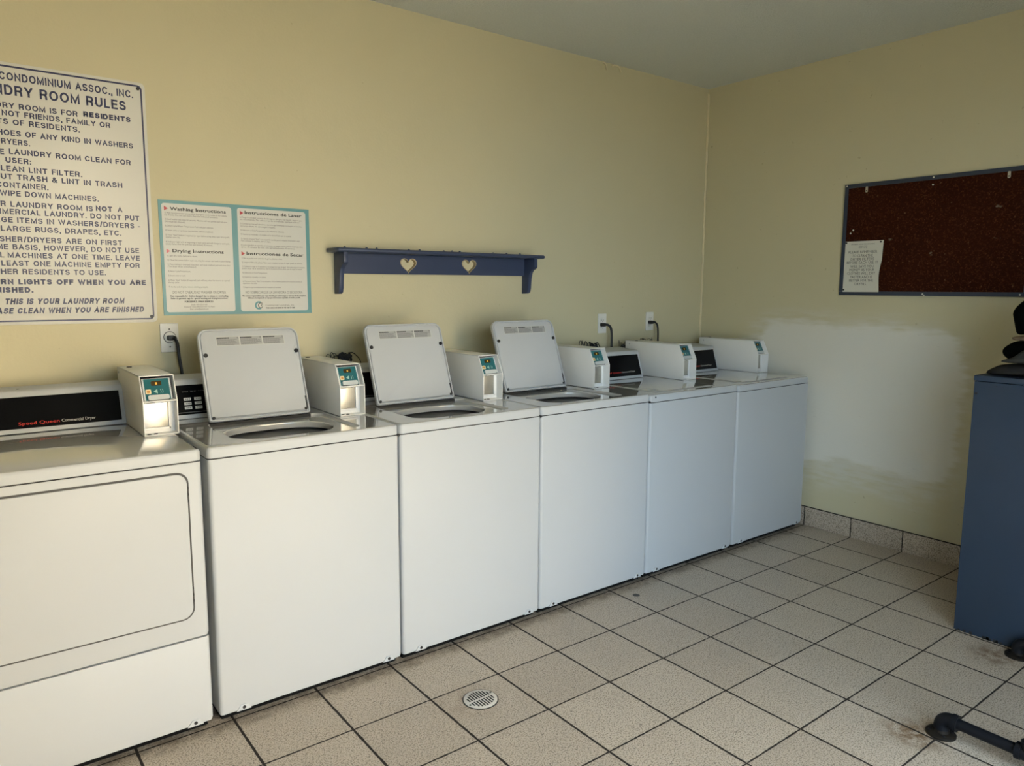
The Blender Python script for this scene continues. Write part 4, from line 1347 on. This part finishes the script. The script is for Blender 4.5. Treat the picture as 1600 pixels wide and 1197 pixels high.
# ------------------------------------------------------------------ bulletin board and its notice
BY0, BY1, BZ0, BZ1 = -0.956, -1.868, 1.360, 1.958
at = (XR, (BY0 + BY1) / 2, (BZ0 + BZ1) / 2)
bd = empty('bulletin_board', at, 'dark red cork bulletin board in a slate frame on the right wall', 'bulletin board')
b = MB(); b.box((XR - 0.012, BY1 + 0.006, BZ0 + 0.006), (XR - 0.001, BY0 - 0.006, BZ1 - 0.006), 'cork'); b.build('cork_panel', bd, at, smooth=False)
fwid, fd = 0.021, 0.0145
for (a, c_) in (((BY1, BZ0), (BY0, BZ0 + fwid)), ((BY1, BZ1 - fwid), (BY0, BZ1)), ((BY0 - fwid, BZ0 + fwid), (BY0, BZ1 - fwid)), ((BY1, BZ0 + fwid), (BY1 + fwid, BZ1 - fwid))):
    b = MB(); b.box((XR - fd, a[0], a[1]), (XR - 0.0005, c_[0], c_[1]), 'board_frame', r=0.002); b.build('frame_rail', bd, at)
for y in (-1.077, -1.747):
    b = MB()
    b.prism(rrect(y - 0.006, 1.908, y + 0.006, 1.938, 0.004), 0, XR - 0.0145, XR - 0.0118, 'steel', r=0.0006)
    b.disc((XR - 0.0145, y, 1.916), 0.0035, 0.002, 'shadowgap', axis=(-1, 0, 0), seg=12)
    b.build('hanger_clip', bd, at)
for (y, z) in ((-1.017, 1.711), (-1.003, 1.695), (-1.413, 1.912), (-1.403, 1.369), (-0.968, 1.949), (-1.415, 1.948), (-1.41, 1.362), (-1.835, 1.370)):
    b = MB(); b.disc((XR - (0.0125 if BZ0 + fwid < z < BZ1 - fwid else fd), y, z), 0.0042, 0.003, 'paper', axis=(-1, 0, 0), seg=12); b.build('pin', bd, at)

at = (XR - 0.013, -1.08, 1.514)
nt = empty('paper_notice', at, 'white paper notice about dryer filters pinned in the lower left of the cork board', 'notice')
NU0, NU1, NV0, NV1 = 0.979, 1.188, 1.378, 1.651
def sheet(u, v, lift=0.0):
    """the sheet's surface: its right side and lower corner curl off the board"""
    fu = (u - NU0) / (NU1 - NU0); fv = (v - NV0) / (NV1 - NV0)
    curl = 0.004 + 0.010 * max(0, fu - 0.55) ** 1.2 * (1 - fv) + 0.007 * max(0, fu - 0.7) * math.sin(fv * PI) + 0.012 * max(0, fu - 0.8) * max(0, 0.2 - fv) * 20
    return Vector((XR - 0.0125 - curl - lift, -u, v))
nu, nv = 14, 18
verts = []
for j in range(nv + 1):
    for i in range(nu + 1):
        v = NV0 + (NV1 - NV0) * j / nv
        fv = j / nv
        right = NU1 - 0.010 * max(0.0, math.sin(min(1.0, max(0.0, (fv - 0.02) / 0.6)) * PI)) - 0.004 * (1 - fv)
        verts.append(sheet(NU0 + (right - NU0) * i / nu, v))
b = MB(); b.faces(verts, [(j * (nu + 1) + i, j * (nu + 1) + i + 1, (j + 1) * (nu + 1) + i + 1, (j + 1) * (nu + 1) + i) for j in range(nv) for i in range(nu)], 'paper')
b.build('sheet', nt, at)
b = MB()
for s, u0, u1, zb, cap, st in NOTICE_LINES:
    put_text(b, s, u0, u1, zb, cap * 0.9, 'paper_ink', lambda u, v: sheet(u, v, 0.0009), offset={'n': 0.012, 's': 0.0, 'k': 0.012}[st])
b.build('lettering', nt, at, smooth=False)
for (u, v) in ((NU0 + 0.006, 1.644), (1.174, 1.643), (NU0 + 0.005, 1.390)):
    b = MB(); b.disc(sheet(u, v), 0.0048, 0.004, 'black', axis=(-1, 0, 0), seg=14); b.build('push_pin', nt, at)

# ------------------------------------------------------------------ floor drain
at = (0.752, -1.208, 0)
dr = empty('floor_drain', at, 'round pale floor drain grate set in a tile in front of the washers', 'drain')
b = MB(); b.lathe([(0.0615, 0.0), (0.0615, 0.0012), (0.0585, 0.0016)], (*at[:2], 0), 'seam', 40); b.lathe([(0.0580, 0.0), (0.0580, 0.0026), (0.0565, 0.0034), (0.0, 0.0034)], (*at[:2], 0), 'drain', 40)
gr = b.build('grate', dr, at)
b = MB()
for row in (0, 1):
    for k in range(9):
        x = (k - 4) * 0.0098
        half = math.sqrt(max(0.0, 0.046 ** 2 - x * x))
        if half < 0.012:
            continue
        a, c_ = (0.004, half) if row == 0 else (-half, -0.004)
        b.box((at[0] + x - 0.0026, at[1] + a, 0.0025), (at[0] + x + 0.0026, at[1] + c_, 0.0038), 'seam')
b.build('drain_slots', gr, at, smooth=False)
for sx in (-1, 1):
    b = MB(); b.disc((at[0] + sx * 0.050, at[1] + 0.012 * sx, 0.0034), 0.0042, 0.0012, 'shadowgap', seg=12); b.build('screw', dr, at)

# ------------------------------------------------------------------ blue cabinet and the things piled on it
CX0, CX1, CY0, CY1 = 2.617, 3.32, -2.85, -1.948
at = ((CX0 + CX1) / 2, (CY0 + CY1) / 2, 0)
cb = empty('storage_cabinet', at, 'tall slate blue painted cabinet by the right wall with chipped edges', 'cabinet')
b = MB(); b.box((CX0 + 0.003, CY0, 0.0), (CX1, CY1 - 0.002, 1.033), 'cabinet', r=0.003); 
rnd = random.Random(2)
for k in range(26):     # worn black edge along the floor
    y = CY1 - 0.01 - rnd.random() * 0.32
    b.box((CX0 + 0.0015, y - rnd.uniform(0.004, 0.012), 0.0), (CX0 + 0.004, y, rnd.uniform(0.004, 0.014)), 'seam')
b.disc((CX0 + 0.0032, CY1 - 0.012, 0.985), 0.005, 0.0012, 'black', axis=(-1, 0, 0), seg=12)
b.build('cabinet_carcass', cb, at)
b = MB(); b.box((CX0, CY0 - 0.003, 1.035), (CX1, CY1, 1.057), 'cabinet', r=0.003); b.build('cabinet_top', cb, at)

def bundle(name, outline, x_mid, depth, key, label, cat, seed, amp=0.010, group=None):
    """soft heap: an outline (y, z) swelling over its depth with folds"""
    n = len(outline)
    P = [Vector((p[0], p[1], 0)) for p in outline]
    fine = []
    for i in range(n):
        a, b_, c_, d_ = P[i - 1], P[i], P[(i + 1) % n], P[(i + 2) % n]
        for k in range(6):
            t = k / 6
            fine.append(0.5 * ((2 * b_) + (c_ - a) * t + (2 * a - 5 * b_ + 4 * c_ - d_) * t * t + (3 * b_ - a - 3 * c_ + d_) * t ** 3))
    m = len(fine)
    cen = sum(fine, Vector()) / m
    levels = 15
    verts, fcs = [], []
    for j in range(levels):
        th = PI * (j + 0.5) / levels - PI / 2
        s = math.cos(th) ** 0.55
        x = x_mid + depth * math.sin(th)
        for p in fine:
            q = cen + (p - cen) * s
            w = Vector((x, q.x, q.y))
            nn = noise.noise(w * 14 + Vector((seed, 0, 0))) * amp + noise.noise(w * 37 + Vector((0, seed, 0))) * amp * 0.45
            dirv = Vector((math.sin(th) * 0.8, (q.x - cen.x), (q.y - cen.y)))
            if dirv.length > 1e-6:
                dirv.normalize()
            w = w + dirv * nn
            verts.append(w)
    for j in range(levels - 1):
        for k in range(m):
            fcs.append((j * m + k, j * m + (k + 1) % m, (j + 1) * m + (k + 1) % m, (j + 1) * m + k))
    c0 = len(verts); verts.append(Vector((x_mid - depth, cen.x, cen.y))); verts.append(Vector((x_mid + depth, cen.x, cen.y)))
    for k in range(m):
        fcs.append((k, (k + 1) % m, c0)); fcs.append(((levels - 1) * m + k, (levels - 1) * m + (k + 1) % m, c0 + 1))
    lowest = min(v.z for v in verts)
    b = MB(); b.faces(verts, fcs, key)
    o = b.build(name, angle=80)
    return tag(o, label, cat, group)

bundle('folded_garment', [(-1.956, 1.060), (-1.985, 1.088), (-2.016, 1.099), (-2.10, 1.106), (-2.20, 1.107), (-2.36, 1.102), (-2.40, 1.082), (-2.36, 1.062), (-2.20, 1.062), (-2.06, 1.062)], 2.74, 0.105, 'cloth_grey', 'charcoal garment lying flat on top of the blue cabinet, lowest of the pile', 'clothes', 1, 0.003)
bundle('crumpled_cloth', [(-2.026, 1.112), (-2.060, 1.134), (-2.100, 1.164), (-2.16, 1.180), (-2.26, 1.178), (-2.36, 1.150), (-2.38, 1.116), (-2.20, 1.112)], 2.672, 0.036, 'cloth_dgrey', 'mid grey crumpled cloth on the front of the charcoal garment', 'clothes', 5, 0.003)
bundle('rolled_garment', [(-1.982, 1.150), (-1.998, 1.172), (-2.030, 1.190), (-2.08, 1.191), (-2.20, 1.189), (-2.36, 1.174), (-2.40, 1.150), (-2.20, 1.116), (-2.060, 1.110), (-2.020, 1.109), (-1.990, 1.128)], 2.80, 0.078, 'cloth_black', 'black green rolled garment below the tan strip, middle of the pile on the cabinet', 'clothes', 8, 0.003)
bundle('tan_garment', [(-2.030, 1.206), (-2.075, 1.216), (-2.20, 1.221), (-2.34, 1.217), (-2.34, 1.196), (-2.20, 1.194), (-2.085, 1.196), (-2.042, 1.196)], 2.745, 0.072, 'cloth_tan', 'tan cloth strip squeezed between two black garments on the cabinet', 'clothes', 11, 0.0015)
bundle('black_jacket', [(-2.014, 1.280), (-2.012, 1.305), (-2.030, 1.336), (-2.072, 1.372), (-2.14, 1.412), (-2.26, 1.420), (-2.37, 1.37), (-2.40, 1.28), (-2.34, 1.232), (-2.20, 1.228), (-2.09, 1.221), (-2.040, 1.216), (-2.026, 1.236)], 2.79, 0.095, 'cloth_black', 'black bulky garment on the very top of the pile on the blue cabinet', 'clothes', 14, 0.003)

# ------------------------------------------------------------------ iron pipe legs
def pipe_foot(px, py, label, y_tee):
    z = 0.056
    at = (px, py, 0)
    root = empty('iron_pipe_leg', at, label, 'pipe leg', 'black iron pipe legs on the floor')
    b = MB()
    b.lathe([(0.043, 0), (0.043, 0.006), (0.040, 0.009), (0.024, 0.012), (0.021, 0.026), (0.0, 0.026)], (px, py, 0), 'iron_rust', 32)
    for k in range(4):
        a = k * PI / 2 + 0.6
        b.disc((px + 0.032 * math.cos(a), py + 0.032 * math.sin(a), 0.009), 0.005, 0.003, 'iron', seg=10)
    b.build('floor_flange', root, at)
    b = MB()
    R = 0.024
    el = [(px, py, 0.020)] + [(px, py - R + R * math.cos(t), z - R + R * math.sin(t)) for t in [k * PI / 16 for k in range(9)]] + [(px, py - 0.040, z)]
    b.tube(el, 0.0225, 'iron', 18)
    b.tube([(px, py - 0.030, z), (px, py - 0.046, z)], 0.0262, 'iron', 20)
    b.build('pipe_elbow', root, at)
    b = MB(); b.tube([(px, py - 0.035, z), (px, y_tee, z)], 0.0170, 'iron', 20); b.build('pipe', root, at)
    b = MB()
    b.tube([(px, y_tee + 0.034, z), (px, y_tee - 0.034, z)], 0.0225, 'iron', 20)
    for s in (1, -1):
        b.tube([(px, y_tee + s * 0.022, z), (px, y_tee + s * 0.036, z)], 0.0255, 'iron', 20)
    b.tube([(px, y_tee, z), (px, y_tee, z + 0.034)], 0.0225, 'iron', 20)
    b.tube([(px, y_tee, z + 0.024), (px, y_tee, z + 0.038)], 0.0255, 'iron', 20)
    b.build('pipe_tee', root, at)
    b = MB(); b.tube([(px, y_tee, z + 0.03), (px, y_tee, 0.74)], 0.0170, 'iron', 20); b.build('pipe', root, at)
    b = MB(); b.tube([(px, y_tee - 0.03, z), (px, y_tee - 0.26, z)], 0.0170, 'iron', 20); b.build('pipe', root, at)
    b = MB()
    yy = y_tee - 0.28
    b.tube([(px, yy + 0.03, z)] + [(px, yy + 0.024 - R * math.sin(t), z - R + R * math.cos(t)) for t in [k * PI / 16 for k in range(9)]] + [(px, yy, 0.02)], 0.0225, 'iron', 18)
    b.build('pipe_elbow', root, at)
    b = MB(); b.lathe([(0.043, 0), (0.043, 0.006), (0.040, 0.009), (0.024, 0.012), (0.021, 0.026), (0.0, 0.026)], (px, yy, 0), 'iron_rust', 32); b.build('floor_flange', root, at)
    return root

pipe_foot(1.800, -2.243, 'black iron pipe leg with a rusty floor flange in the foreground, lower right', -2.482)
pipe_foot(2.566, -2.200, 'black iron pipe leg by the bottom of the blue cabinet', -2.43)
